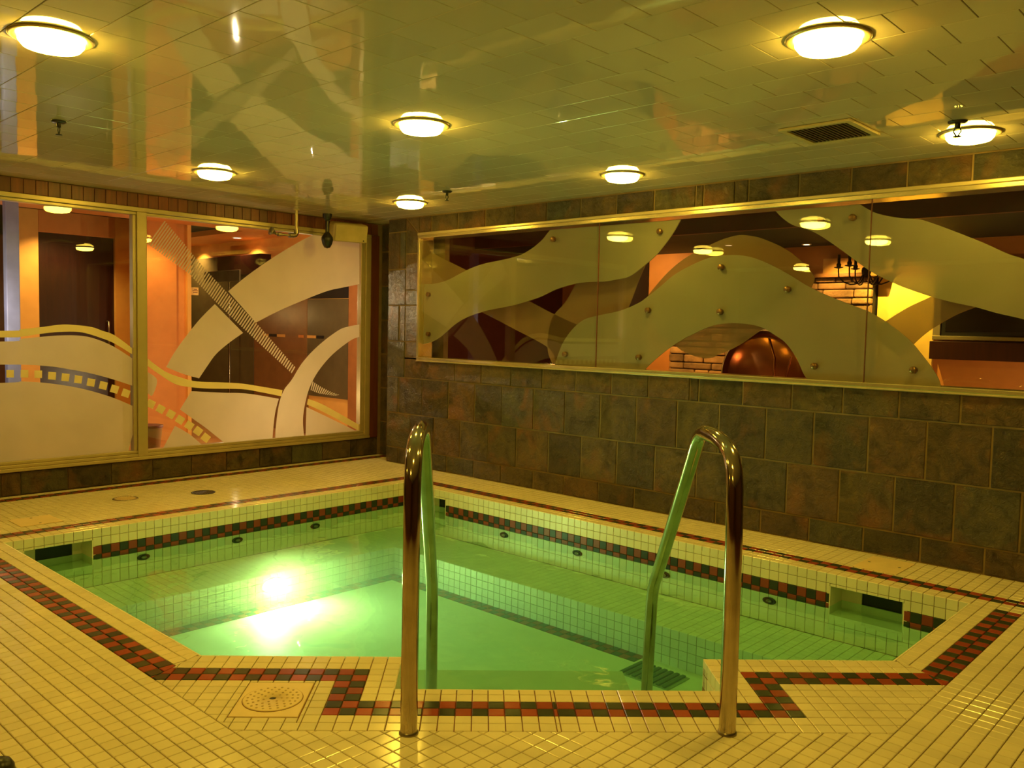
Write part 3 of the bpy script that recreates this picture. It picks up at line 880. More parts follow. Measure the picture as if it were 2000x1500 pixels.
wall_tiles((A, -B, 0), (1, 0, 0), 78, PX, [(SK[k][0]-A, SK[k][1]-A) for k in ('right', 'centre')])
wall_tiles((A, YL, 0), (0, 1, 0), 54, PY, [(SK['left'][0]-YL, SK['left'][1]-YL)], 1)
# notch sides and the near walls (rows above the bench only)
def plain_wall(p, q):
    p, q = Vector((p[0], p[1], 0)), Vector((q[0], q[1], 0))
    L = (q-p).length
    n = max(1, round(L/.054))
    wall_tiles(p, q-p, n, L/n, [])
for p, q in ((NR1, NR0), (NL0, NL1), (NL1, NR1), ((XR, -B), FRp), (FRp, NR0), (NL0, FLp), (FLp, (A, YL))):
    plain_wall(q, p)
cnt0 = len(bpy.data.objects)
emit_tiles('wall_tile', wt, [M_POOLT], pool, 300, 'wall_tile_field')
emit_tiles('border_tile', bt_, [M_PRED, M_PGREEN], pool, 300, 'border_tile_row')
# bench tiles: tops and risers
bf = TileField((A, -B, BENCH_Z), (1, 0, 0), (0, 1, 0), gap=.0013, ch=.0016, thick=.006)
for i in range(78):
    for j in range(9):
        poly = clip([(i*PX, -(j+1)*PY), ((i+1)*PX, -(j+1)*PY), ((i+1)*PX, -j*PY), (i*PX, -j*PY)], (-S2, S2), -(KD*S2+NF)+S2*A+S2*B)
        if len(poly) >= 3: bf.add(poly)
for i in range(9):
    for j in range(9, 54):
        bf.add([(i*PX, -(j+1)*PY), ((i+1)*PX, -(j+1)*PY), ((i+1)*PX, -j*PY), (i*PX, -j*PY)])
rf = TileField((A+BW, -B-BW-.003, 0), (1, 0, 0), (0, 0, 1), gap=.0013, ch=.0016, thick=.006)
for i in range(66):
    for r in range(4):
        rf.add([(i*PX, BENCH_Z-.052*(r+1)), ((i+1)*PX, BENCH_Z-.052*(r+1)), ((i+1)*PX, BENCH_Z-.052*r), (i*PX, BENCH_Z-.052*r)])
lf = TileField((A+BW+.003, YL, 0), (0, 1, 0), (0, 0, 1), gap=.0013, ch=.0016, thick=.006)
for i in range(45):
    for r in range(4):
        lf.add([(i*PY, BENCH_Z-.052*(r+1)), ((i+1)*PY, BENCH_Z-.052*(r+1)), ((i+1)*PY, BENCH_Z-.052*r), (i*PY, BENCH_Z-.052*r)])
emit_tiles('bench_tile', [bf, rf, lf], [M_POOLT], pool, 300, 'bench_tile_field')
ff = TileField((A+BW, -B-BW, BOTTOM_Z+.004), (1, 0, 0), (0, 1, 0), gap=.0013, ch=.0016, thick=.006)
for i in range(41):
    for j in range(45):
        if (j < 2 or i < 2) and not (4.03 < A+BW+(i+.5)*PX < 4.38):
            ff.add([(i*PX, -(j+1)*PY), ((i+1)*PX, -(j+1)*PY), ((i+1)*PX, -j*PY), (i*PX, -j*PY)], (i+j) % 2)
sf = TileField((FO.x, FO.y, -.246), TV, -NV, gap=.0013, ch=.0016, thick=.006)
for i in range(2):
    for j in range(3):
        sf.add([(TR_-.108+.054*i, -(.13+.055*(j+1))), (TR_-.108+.054*(i+1), -(.13+.055*(j+1))), (TR_-.108+.054*(i+1), -(.13+.055*j)), (TR_-.108+.054*i, -(.13+.055*j))], (i+j) % 2)
emit_tiles('floor_border_tile', [ff, sf], [M_RED, M_GREEN], pool, 300, 'floor_border_row')
for o in [q for q in bpy.data.objects if q.parent == pool]:
    o.matrix_parent_inverse = Matrix.Translation((-A, B, 0))

# skimmer openings
def skimmer(kind):
    a0, a1 = SK[kind]
    d = .17
    if kind == 'left':
        f = lambda u, w, z: (A-w, u, z)
    else:
        f = lambda u, w, z: (u, -B+w, z)
    mb = MB()
    def bx(u0, u1, w0, w1, z0, z1, mi=0): mb.box(f(u0, w0, z0), f(u1, w1, z1), mi)
    bx(a0, a1, .061, d, SK_T, SK_T+.02)
    bx(a0, a1, .001, d, SK_B-.02, SK_B+.004)
    bx(a0-.015, a0+.004, .001, d, SK_B, SK_T)
    bx(a1-.004, a1+.015, .001, d, SK_B, SK_T)
    bx(a0, a0+.11, d-.01, d, SK_B, SK_T)
    bx(a1-.06, a1, d-.01, d, SK_B, SK_T)
    bx(a0+.11, a1-.06, d-.01, d, SK_B, -.180)
    o = pl(mb.build('skimmer', M_POOLT))
    mb = MB()
    mb.box(f(a0+.10, d+.002, SK_B), f(a1-.05, d+.03, SK_T))
    s = mb.build('skimmer_throat', M_DARK, o)
for k in SK: skimmer(k)

# water jets
def jet(c, ax):
    mb = MB()
    mb.lathe([(.040, 0), (.040, .006), (.034, .010), (.026, .007), (.024, .002), (.0, .002)], c, ax, 24)
    mb.v = [(p[0], p[1], c[2]+(p[2]-c[2])*.5) for p in mb.v]
    o = pl(mb.build('jet', M_DARK))
    mb = MB()
    mb.lathe([(.017, .001), (.017, .012), (.012, .014), (.008, .006), (0, .006)], c, ax, 16)
    mb.v = [(p[0], p[1], c[2]+(p[2]-c[2])*.5) for p in mb.v]
    mb.build('nozzle', M_STEEL, o)
for x in (2.492, 3.167, 3.849, 4.537): jet((x, -B-.001, -.226), (0, -1, 0))
for y in (-2.701, -2.057, -1.43): jet((A+.001, y, -.226), (1, 0, 0))

# underwater lamp in the bench riser
LAMPY, LAMPZ = -2.08, -.425
mb = MB(); mb.lathe([(.088, 0), (.088, .008), (.078, .014), (.072, .008), (.072, 0)], (A+BW+.004, LAMPY, LAMPZ), (1, 0, 0), 32)
mb.v = [(p[0], p[1], LAMPZ+(p[2]-LAMPZ)*.55) for p in mb.v]
o = pl(mb.build('pool_lamp', M_STEEL))
mb = MB(); mb.lathe([(.072, .002), (.06, .014), (.03, .020), (0, .021)], (A+BW+.004, LAMPY, LAMPZ), (1, 0, 0), 32)
mb.v = [(p[0], p[1], LAMPZ+(p[2]-LAMPZ)*.55) for p in mb.v]
mb.build('lamp_lens', M_PLENS, o)

# slotted main drain on the basin floor, right of the step
mb = MB()
mb.box((4.07, -1.365, BOTTOM_Z), (4.385, -1.155, BOTTOM_Z+.006))
g_ = pl(mb.build('drain_grate', M_OLIVEG))
for k in range(8):
    mb = MB(); mb.box((4.082+.0375*k, -1.36, BOTTOM_Z+.006), (4.104+.0375*k, -1.16, BOTTOM_Z+.016), 0, .003)
    mb.build('slat', M_GREEN2, g_)

# water
wm = MB()
cx_, cy_ = 3.4, -1.9
def outset(poly, d):
    c = Vector((cx_, cy_, 0))
    return [((q[0]-cx_)*(1+d)+cx_, (q[1]-cy_)*(1+d)+cy_) for q in poly]
wm.prism([(q[0], q[1], DEP-.02) for q in outset([(A, -B), (A, YL), FLp, to_xy(TL, NF), to_xy(TL, NN), to_xy(TR_, NN), to_xy(TR_, NF), FRp, (XR, -B)], .22)], (0, 0, WATER_Z-DEP+.02))
tag(wm.build('pool_water', M_WATER), 'clear green lit water filling the tiled spa pool', 'water')

# ------------------------------------------------------------------ hand rails
PROF = [(0, -.02), (-.002, .30), (-.006, .60), (-.014, .77), (-.030, .826), (-.066, .868), (-.125, .893), (-.22, .905), (-.36, .907), (-.42, .900), (-.465, .880), (-.50, .850),
        (-.60, .738), (-.80, .52), (-1.00, .303), (-1.10, .195), (-1.15, .145), (-1.185, .095), (-1.207, .03), (-1.225, -.10), (-1.25, -.32), (-1.262, -.55)]
def rail(base, label):
    o = empty('hand_rail', (base[0], base[1], 0), label=label, cat='rail', group='hand rails at the pool steps')
    mb = MB()
    pts = [tuple(NV*u+Vector((0, 0, z))) for u, z in PROF]
    mb.tube(pts, .0265, 24)
    mb.build('tube', M_CHROME, o)
    mb = MB()
    mb.lathe([(.0305, 0), (.0305, .004), (.0285, .008), (.0268, .010)], (0, 0, .0), (0, 0, 1), 28)
    mb.build('floor_collar', M_STEEL, o)
    mb = MB()
    e = Vector(pts[-1])
    mb.lathe([(.034, 0), (.034, .012), (.027, .016)], (e.x, e.y, BOTTOM_Z), (0, 0, 1), 24)
    mb.build('rail_socket', M_STEEL, o)
rail((4.689, -3.331), 'left polished steel hand rail, seen almost end-on')
rail((5.388, -2.618), 'right polished steel hand rail, showing its bent slope')

# ------------------------------------------------------------------ deck covers and drains
cv = empty('skimmer_cover', (*to_xy((PT0+PT1)/2, (PN0+PN1)/2), 0), label='square yellow access cover with round lid in front of the pool', cat='cover')
cv.rotation_euler.z = PI/4
hw, hh = (PT1-PT0)/2, (PN1-PN0)/2
mb = MB()
R_ = .098
ring_pts = 32
pr = [(-hw+.003, -hh+.003), (hw-.003, -hh+.003), (hw-.003, hh-.003), (-hw+.003, hh-.003)]
mb.box((-hw+.003, -hh+.003, -.008), (hw-.003, hh-.003, .001), 0, .002)
mb.build('frame_plate', M_COVER, cv)
mb = MB()
mb.lathe([(R_, 0), (R_, .0028), (R_-.004, .0036), (.012, .0036), (.012, .0008), (0, .0008)], (0, 0, .0008), (0, 0, 1), 48)
lid = mb.build('lid', M_COVER, cv)
mb = MB()
for rr, cnt in ((.03, 7), (.048, 12), (.066, 17), (.083, 22)):
    for k in range(cnt):
        an = 2*PI*k/cnt
        mb.lathe([(.0045, 0), (.0035, .0014), (0, .0014)], (rr*math.cos(an), rr*math.sin(an), .0044), (0, 0, 1), 6)
tag(mb.build('grip_studs', simple('stud_tan', (.52, .36, .16), rough=.5), lid), kind='stuff')
mb = MB()
mb.lathe([(.011, 0), (.011, .0006), (0, .0006)], (0, 0, .0018), (0, 0, 1), 16)
mb.build('finger_hole', M_DARK, lid)
mb = MB()
mb.lathe([(R_+.002, 0), (R_+.002, .0006), (R_-.0002, .0006)], (0, 0, .001), (0, 0, 1), 48)
mb.build('lid_seam', M_GROUT, cv)

def plate(x0, x1, y0, y1, label):
    mb = MB()
    mb.box((x0, y0, .0), (x1, y1, .004), 0, .002)
    o = tag(mb.build('access_plate', M_COVER, None), label, 'cover')
    mb = MB()
    for u, v in ((.15, .5), (.85, .5)):
        mb.lathe([(.008, 0), (.006, .002), (0, .002)], (x0+(x1-x0)*u, y0+(y1-y0)*v, .004), (0, 0, 1), 10)
    mb.build('screw', M_STEEL, o)
plate(4.90, 5.13, -.36, -.05, 'flat tan access plate on the ledge under the stone wall')
plate(.80, 1.04, -3.30, -3.06, 'flat tan access plate on the ledge near the left window')

def drain(x, y, label, dark):
    m1 = M_DARK if dark else M_STEEL
    o = empty('floor_drain', (x, y, 0), label=label, cat='drain')
    mb = MB(); mb.lathe([(.085, 0), (.085, .003), (.078, .005), (.072, .003), (.072, .001), (.0, .001)], (0, 0, 0), (0, 0, 1), 32)
    mb.build('rim', M_DARK if dark else M_STEEL, o)
    mb = MB()
    for k in range(-4, 5):
        l = math.sqrt(max(0, .07**2-(k*.015)**2))
        mb.box((-l, k*.015-.0045, .001), (l, k*.015+.0045, .004))
    mb.build('grate', M_VENT if dark else M_COVER, o)
drain(.589, -2.49, 'pale metal round floor drain by the window wall', False)
drain(.728, -1.978, 'dark round floor drain by the window wall', True)
mb = MB(); mb.lathe([(.035, 0), (.034, .012), (.024, .028), (.01, .035), (0, .036)], (4.062, -4.278, 0), (0, 0, 1), 24)
tag(mb.build('door_stop', M_DARK), 'small black rubber knob on the floor at the picture corner', 'door stop')

# ------------------------------------------------------------------ CEILING
mb = MB()
mb.box((0, Y0, H+.008), (X1, .26, H+.06))
ceil = struct('ceiling', mb, M_CJOINT)
cf = TileField((0, 0, H), (0, 1, 0), (1, 0, 0), gap=.0008, ch=.0018, thick=.011)   # normal points down
CP = .2165
VENT = (4.737, 5.083, -1.12, -.745)
for r in range(-1, 30):
    y1 = -.345-CP*(r-1) if True else 0
    y0 = y1-CP
    y1c = min(y1, -.004)
    if y0 > -.01: continue
    for k in range(-1, 42):
        x0 = 5.53+.2165*(k-25)+(CP/2 if r % 2 else 0)
        x1 = x0+CP
        if x1 < .01 or x0 > 8.7: continue
        poly = clip([(y0, x0), (y1c, x0), (y1c, x1), (y0, x1)], (0, 1), .004)
        if len(poly) >= 3:
            cf.add(poly, 0, 0, (random.gauss(0, .0016), random.gauss(0, .0016)))
emit_tiles('ceiling_tile', [cf], [M_CEIL], ceil, 300, 'ceiling_tile_field')

# downlights
def downlight(x, y, label):
    o = empty('downlight', (x, y, H), label=label, cat='ceiling light', group='round recessed ceiling lights')
    mb = MB()
    mb.lathe([(.138, -.0015), (.137, -.006), (.131, -.009), (.110, -.006), (.106, -.002)], (0, 0, 0), (0, 0, 1), 40)
    mb.build('trim_ring', M_RIM, o)
    mb = MB()
    mb.lathe([(.107, -.002), (.105, -.022), (.092, -.038), (.055, -.047), (0, -.050)], (0, 0, 0), (0, 0, 1), 40)
    mb.build('lens', M_LENS, o)
    return o
for x, y, l in ((3.38, -3.89, 'large lit round downlight at the top left of the ceiling'),
                (5.43, -2.19, 'large lit round downlight at the top right of the ceiling'),
                (3.44, -2.24, 'lit round downlight in the middle of the ceiling'),
                (5.41, -.49, 'lit round downlight behind the sprinkler, next to the ceiling vent'),
                (1.365, -2.22, 'small lit round downlight nearest the left window wall'),
                (3.44, -.58, 'lit round downlight above the middle of the stone wall'),
                (1.405, -.595, 'small lit round downlight by the far ceiling corner'),
                (1.25, -6.84, 'lit round downlight behind the camera, towards the window wall'),
                (1.38, -3.89, 'lit round downlight outside the picture, by the window wall'),
                (5.43, -5.6, 'lit round downlight behind the camera, middle of the room'),
                (5.43, -3.89, 'lit round downlight just above and ahead of the camera')):
    downlight(x, y, l)

# sprinklers
def sprinkler(x, y, label, s=1.0):
    o = empty('sprinkler', (x, y, H), label=label, cat='sprinkler')
    mb = MB(); mb.lathe([(.036*s, 0), (.036*s, -.006), (.026*s, -.012), (.0, -.012)], (0, 0, 0), (0, 0, 1), 24)
    mb.build('escutcheon', M_DARK, o)
    mb = MB()
    mb.lathe([(.011*s, -.012), (.011*s, -.03), (.007*s, -.034), (.0, -.034)], (0, 0, 0), (0, 0, 1), 14)
    for sg in (-1, 1):
        mb.tube([(sg*.009*s, 0, -.03), (sg*.014*s, 0, -.045), (sg*.003*s, 0, -.066)], .0028*s, 8)
    mb.build('sprinkler_frame', M_DARK, o)
    mb = MB(); mb.lathe([(.015*s, -.066), (.015*s, -.070), (0, -.070)], (0, 0, 0), (0, 0, 1), 14)
    mb.build('deflector', M_DARK, o)
sprinkler(2.055, -3.41, 'dark fire sprinkler head on the left part of the ceiling')
sprinkler(2.055, -.80, 'dark fire sprinkler head near the far corner of the ceiling')
sprinkler(5.43, -.76, 'steel fire sprinkler head in front of the right downlight', 1.15)

# vent
v = empty('ceiling_vent', ((VENT[0]+VENT[1])/2, (VENT[2]+VENT[3])/2, H), label='square brown louvred air vent in the ceiling', cat='vent')
hx, hy = (VENT[1]-VENT[0])/2, (VENT[3]-VENT[2])/2
mb = MB()
for a0, a1, b0, b1 in ((-hx, hx, -hy, -hy+.03), (-hx, hx, hy-.03, hy), (-hx, -hx+.03, -hy+.03, hy-.03), (hx-.03, hx, -hy+.03, hy-.03)):
    mb.box((a0, b0, -.014), (a1, b1, -.001), 0, .003)
mb.build('vent_frame', M_SPEAKER, v)
mb = MB(); mb.box((-hx+.03, -hy+.03, -.003), (hx-.03, hy-.03, -.001))
mb.build('vent_back', M_DARK, v)
mb = MB()
mb.box((-.001, -hy+.032, -.013), (.009, hy-.032, -.004))
slat = mb.build('slat', M_VENT, v)
slat.location.x = -hx+.04
x = -hx+.06
while x < hx-.04:
    s = slat.copy(); COL.objects.link(s); s.location.x = x
    x += .02

# ------------------------------------------------------------------ STONE WALL (right)
WX0, WZ0, WX1, WZ1 = .823, .966, 9.0, 2.071
mb = MB()
mb.box((.392, .008, -.02), (X1, .16, WZ0+.02))
mb.box((.392, .008, WZ1-.02), (X1, .16, H+.02))
mb.box((.392, .008, WZ0), (WX0+.02, .16, WZ1))
mb.box((6.62, .008, WZ0), (X1, .16, WZ1))
wr = struct('wall_right', mb, M_SGROUT)
sf_ = TileField((0, 0, 0), (1, 0, 0), (0, 0, 1), gap=.0055, ch=.003, thick=.009)
def row(z0, z1, js, step=.3275, end=X1-.02):
    js = list(js)
    while js[-1] < end: js.append(min(js[-1]+step, end))
    for a, b in zip(js[:-1], js[1:]):
        sf_.add([(a, z0), (b, z0), (b, z1), (a, z1)], 0, random.uniform(-.0025, .0025))
row(.002, .147, [.394, .57, .90, 1.226, 1.561, 1.883, 2.233, 2.55, 2.88, 3.2, 3.53, 3.85, 4.17, 4.49, 4.816, 5.133, 5.456])
row(.147, .468, [.394, .731, 1.054, 1.390, 1.729, 2.047, 2.385, 2.709, 3.038, 3.364, 3.697, 4.02, 4.335, 4.663, 4.98, 5.296, 5.614])
row(.468, .797, [.394, .561, .892, 1.237, 1.562, 1.881, 2.224, 2.543, 2.878, 3.198, 3.532, 3.851, 4.182, 4.492, 4.820, 5.137, 5.462])
row(.797, .975, [.645, 1.315, 1.639, 1.975, 2.31, 2.641, 2.974, 3.293, 3.626, 3.693, 4.014, 4.345, 4.662, 4.982, 5.301, 5.62])
row(2.062, H-.002, [.83, .985, 1.320, 1.649, 1.979, 2.314, 2.646, 2.973, 3.293, 3.620, 3.678, 3.907, 4.0, 4.336, 4.652, 4.965, 5.296, 5.62])
for (x0, x1, z0, z1) in ((.394, .645, .797, 1.127), (.394, .557, 1.127, 1.455), (.557, .645, 1.127, 1.455), (.394, .645, 1.455, 1.781), (.394, .561, 1.781, 2.118),
                         (.561, .645, 1.781, 2.118), (.394, .645, 2.118, 2.238), (.645, .83, .975, 1.127), (.645, .83, 1.127, 1.455), (.645, .83, 1.455, 1.591), (.645, .83, 1.591, 1.917),
                         (6.62, 6.95, .975, 1.34), (6.62, 6.95, 1.34, 1.7), (6.62, 6.95, 1.7, 2.062), (6.95, 7.28, .975, 1.34), (6.95, 7.28, 1.34, 1.7), (6.95, 7.28, 1.7, 2.062),
                         (7.28, 8.78, .975, 1.34), (7.28, 8.78, 1.34, 1.7), (7.28, 8.78, 1.7, 2.062)):
    sf_.add([(x0, z0), (x1, z0), (x1, z1), (x0, z1)], 0, random.uniform(-.002, .002))
sf_.add([(.645, 1.917), (.83, 1.917), (.83, 2.075), (.645, 2.238)], 0)
sf_.add([(.645, 2.238), (.83, 2.075), (.83, 2.238)], 0)
# tiles of the far recess
rf_ = TileField((0, .232, 0), (1, 0, 0), (0, 0, 1), gap=.0055, ch=.003, thick=.009)
for k in range(7):
    z0, z1 = k*.33, min((k+1)*.33, H)
    for a, b in (((.002, .22), (.22, .50)) if k % 2 else ((.002, .31), (.31, .50))):
        rf_.add([(a, z0+.002), (b, z0+.002), (b, z1-.002), (a, z1-.002)])
emit_tiles('slate_tile', [sf_], [M_SLATE], wr, 300)
mb = MB()
mb.box((0, .244, -.03), (.9, .30, H+.06))
wrec = struct('wall_recess', mb, M_SGROUT)
emit_tiles('slate_tile', [rf_], [M_SLATE], wrec, 300)

# ------------------------------------------------------------------ WINDOW 2 (in the stone wall)
win2 = empty('window_2', (WX0, 0, WZ0))
win2['kind'] = 'structure'
def w2(o):
    o.parent = win2
    o.matrix_parent_inverse = Matrix.Translation((-WX0, 0, -WZ0))
    return o
WE = 6.62
def bar(name, a, b, mi=M_GOLD2):
    mb = MB(); mb.box(a, b, 0, .004)
    return w2(mb.build(name, mi))
bar('frame_bottom', (WX0, -.014, WZ0), (WE, .150, WZ0+.026))
bar('frame_top', (WX0, -.014, WZ1-.028), (WE, .150, WZ1))
bar('frame_side', (WX0, -.016, WZ0+.026), (WX0+.026, .150, WZ1-.028))
bar('frame_side', (WE-.026, -.016, WZ0+.026), (WE, .150, WZ1-.028))
bar('frame_top_cap', (WX0-.004, -.016, WZ1), (WE, .012, WZ1+.022), M_GOLD)
bar('frame_bottom_cap', (WX0-.004, -.016, WZ0-.012), (WE, .012, WZ0), M_GOLD)
GZ0, GZ1 = WZ0+.026, WZ1-.028
xj = [WX0+.026, 2.827, 4.778, WE-.026]
for a, b in zip(xj[:-1], xj[1:]):
    mb = MB(); mb.box((a+.002, .0, GZ0), (b-.002, .006, GZ1))
    w2(mb.build('pane', M_GLASS))
for x in xj[1:-1]:
    mb = MB(); mb.box((x-.0025, -.001, GZ0), (x+.0025, .007, GZ1))
    w2(mb.build('pane_joint', M_REDWOOD))
FR = (WX0+.028, WE-.03, GZ0, GZ1)
fw_lbl = ('upper left wave-shaped frosted glass panel on the window', 'large arched wave-shaped frosted glass panel in the window middle', 'upper right wave-shaped frosted glass panel on the window')
for s in FRONT_WAVES:
    poly = clip_rect(spline(s), *FR)
    mb = MB(); mb.prism([(q[0], .046, q[1]) for q in poly], (0, .008, 0))
    w2(mb.build('frosted_wave', M_FROST))
for s in BACK_WAVES:
    poly = clip_rect(spline(s), WX0+.002, WE, GZ0-.02, GZ1+.02)
    mb = MB(); mb.prism([(q[0], .136, q[1]) for q in poly], (0, .008, 0))
    w2(mb.build('back_wave', M_FROSTB))
for x, z in STANDOFFS:
    mb = MB(); mb.lathe([(.0, -.034), (.017, -.034), (.020, -.031), (.020, -.006), (.012, -.004), (.012, .060)], (x, .05, z), (0, 1, 0), 20)
    w2(mb.build('standoff', M_BRONZE))

# ------------------------------------------------------------------ LEFT WALL and WINDOW 1
LZ0, LZ1 = .172, 2.134
LY1 = .101
MUL0, MUL1 = -2.158, -2.070
WBEG = -4.30
mb = MB()
mb.box((-.12, Y0, -.02), (-.014, .26, LZ0))
mb.box((-.12, Y0, LZ1), (-.014, .26, H+.04))
mb.box((-.12, Y0, LZ0), (-.014, WBEG, LZ1))
wl = struct('wall_left', mb, M_SGROUT)
bl = TileField((0, 0, 0), (0, 1, 0), (0, 0, 1), gap=.004, ch=.003, thick=.013)
js = [-7.35, -7.0]+[-6.67+.324*k for k in range(12)]+[-2.982, -2.665, -2.351, -2.031, -1.709, -1.397, -1.083, -.761, -.433, -.113, .205]
js = sorted(js)
for a, b in zip(js[:-1], js[1:]):
    if b-a > .1: bl.add([(a, .002), (b, .002), (b, LZ0-.002), (a, LZ0-.002)])
for k in range(9):
    for c in range(4):
        bl.add([(-7.35+.76*c, LZ0+.23*k), (-7.35+.76*(c+1), LZ0+.23*k), (-7.35+.76*(c+1), LZ0+.23*(k+1)), (-7.35+.76*c, LZ0+.23*(k+1))])
emit_tiles('slate_tile', [bl], [M_SLATE], wl, 300)
plank_mb = MB(); plank_mb.box((-.014, .0015, LZ1+.002), (-.002, .0785, H-.002), 0, .002)
pk = plank_mb.build('plank', M_WOOD, wl)
y = .19
first = True
while y > -4.4:
    y -= .0801
    if first: pk.location.y = y; first = False
    else:
        q = pk.copy(); COL.objects.link(q); q.location.y = y; q.location.x = random.uniform(-.004, .002)
mb = MB(); mb.box((-.12, .206, LZ0), (-.014, .26, LZ1)); struct('wall_left_end', mb, M_SGROUT)
mb = MB(); mb.box((-.10, .104, LZ0), (.004, .205, LZ1), 0, .006)
struct('trim_1', mb, M_REDWOOD)

win1 = empty('window_1', (0, MUL0, LZ0)); win1['kind'] = 'structure'
def w1(o):
    o.parent = win1
    o.matrix_parent_inverse = Matrix.Translation((0, -MUL0, -LZ0))
    return o
def bar1(name, a, b):
    mb = MB(); mb.box(a, b, 0, .004)
    return w1(mb.build(name, M_GOLD))
IZ0, IZ1 = .246, 2.076
bar1('frame_top', (-.07, WBEG, LZ1-.034), (.012, LY1, LZ1))
bar1('frame_top', (-.07, WBEG, IZ1), (-.004, LY1-.03, LZ1-.035))
bar1('frame_bottom', (-.07, WBEG, LZ0), (.016, LY1, LZ0+.026))
bar1('frame_bottom', (-.07, WBEG, LZ0+.027), (.006, LY1, LZ0+.050))
bar1('frame_bottom', (-.07, WBEG, LZ0+.051), (-.006, LY1, IZ0))
bar1('mullion', (-.07, MUL0+.012, LZ0+.026), (.012, MUL1, LZ1-.034))
bar1('mullion', (-.07, MUL0-.016, IZ0), (-.006, MUL0+.011, IZ1))
bar1('frame_side', (-.07, -.003, IZ0), (-.006, .040, IZ1))
bar1('frame_side', (-.07, .041, LZ0+.026), (.010, LY1, LZ1-.034))
bar1('frame_side', (-.07, WBEG, LZ0+.026), (.012, WBEG+.06, LZ1-.034))
for a, b in ((WBEG+.06, MUL0-.016), (MUL1, -.003)):
    mb = MB(); mb.box((-.036, a, IZ0), (-.028, b, IZ1))
    w1(mb.build('pane', M_GLASS))
PL = (-4.235, MUL0-.018, IZ0, IZ1)
PRr = (MUL1+.002, -.005, IZ0, IZ1)
def film(name, poly, mat, th=.0012):
    yc = sum(q[0] for q in poly)/len(poly)
    poly = clip_rect(poly, *(PL if yc < -2.11 else PRr))
    if len(poly) < 3: return None
    mb = MB(); mb.prism([(-.0275, q[0], q[1]) for q in poly], (th, 0, 0))
    return w1(mb.build(name, mat))
for s in FROST_FILM: film('frosted_film', spline(s), M_FILM)
for s in CREAM_RIBBON: film('cream_ribbon', spline(s), M_VINYL)
for s in FILM_SQUARES: film('film_square', s, M_VINYL)
hb = MB()
for s in HATCH:
    p_ = clip_rect(s, *PRr)
    if len(p_) >= 3: hb.prism([(-.0275, q[0], q[1]) for q in p_], (.001, 0, 0))
tag(w1(hb.build('hatched_film', M_FILM)), kind='stuff')

# ------------------------------------------------------------------ things by the window wall
sp = empty('wall_speaker', (.1, -.235, 2.12), label='cream wall speaker tilted in the far ceiling corner', cat='speaker')
mb = MB()
mb.box((-.085, -.165, -.085), (.07, .165, .085), 0, .022)
body = mb.build('cabinet', M_SPEAKER, sp)
mb = MB(); mb.box((.070, -.155, -.076), (.082, .155, .076), 0, .006)
mb.build('grille', M_SPEAKER, sp)
mb = MB(); mb.lathe([(.006, 0), (.006, .003), (0, .003)], (.082, .12, -.06), (1, 0, 0), 12)
mb.build('badge', M_DARK, sp)
sp.rotation_euler = (0, math.radians(12), math.radians(-14))
mb = MB(); mb.box((-.10, -.03, -.02), (-.085, .03, .02))
mb.build('wall_bracket', M_DARK, sp)
pd = empty('pendant_fixture', (.25, -.572, H), label='black drop-shaped fixture hanging from the ceiling beside the speaker', cat='fixture')
mb = MB(); mb.lathe([(.042, 0), (.040, -.02), (.030, -.05), (.022, -.06), (0, -.06)], (0, 0, 0), (0, 0, 1), 20)
mb.build('ceiling_mount', M_DARK, pd)
mb = MB(); mb.tube([(0, 0, -.05), (0, 0, -.17)], .017, 14)
mb.build('stem', M_DARK, pd)
mb = MB(); mb.lathe([(.012, -.155), (.030, -.175), (.050, -.205), (.052, -.225), (.042, -.265), (.026, -.295), (0, -.303)], (0, 0, 0), (0, 0, 1), 24)
mb.build('drop', M_DARK, pd)
pp = empty('sprinkler_pipe', (.27, -.90, H), label='brass pipe from the ceiling with an elbow and side sprinkler by the window', cat='pipe')
mb = MB(); mb.lathe([(.03, 0), (.03, -.006), (.016, -.009)], (0, 0, 0), (0, 0, 1), 20); mb.tube([(0, 0, 0), (0, 0, -.185)], .014, 16)
mb.build('drop_pipe', M_GOLD, pp)
mb = MB(); mb.tube([(0, 0, -.17), (0, 0, -.20), (0, -.010, -.218), (0, -.03, -.224), (0, -.07, -.226)], .021, 16)
mb.build('elbow', M_STEEL, pp)
mb = MB(); mb.tube([(0, -.06, -.226), (0, -.20, -.226)], .011, 14); mb.lathe([(.018, 0), (.018, .03)], (0, -.15, -.226), (0, -1, 0), 16)
mb.build('branch_pipe', M_STEEL, pp)
mb = MB(); mb.lathe([(.012, 0), (.016, .02), (.034, .04), (.036, .05), (.010, .055), (0, .055)], (0, -.20, -.222), (0, -.94, .34), 18)
mb.build('nozzle', M_STEEL, pp)

# ------------------------------------------------------------------ hidden walls behind the camera
mb = MB(); mb.box((X1, Y0, -.03), (X1+.1, .16, H+.06)); struct('wall_east', mb, M_BACKWALL)
mb = MB(); mb.box((-.12, Y0-.1, -.03), (X1+.1, Y0, H+.06)); struct('wall_back', mb, M_BACKWALL)

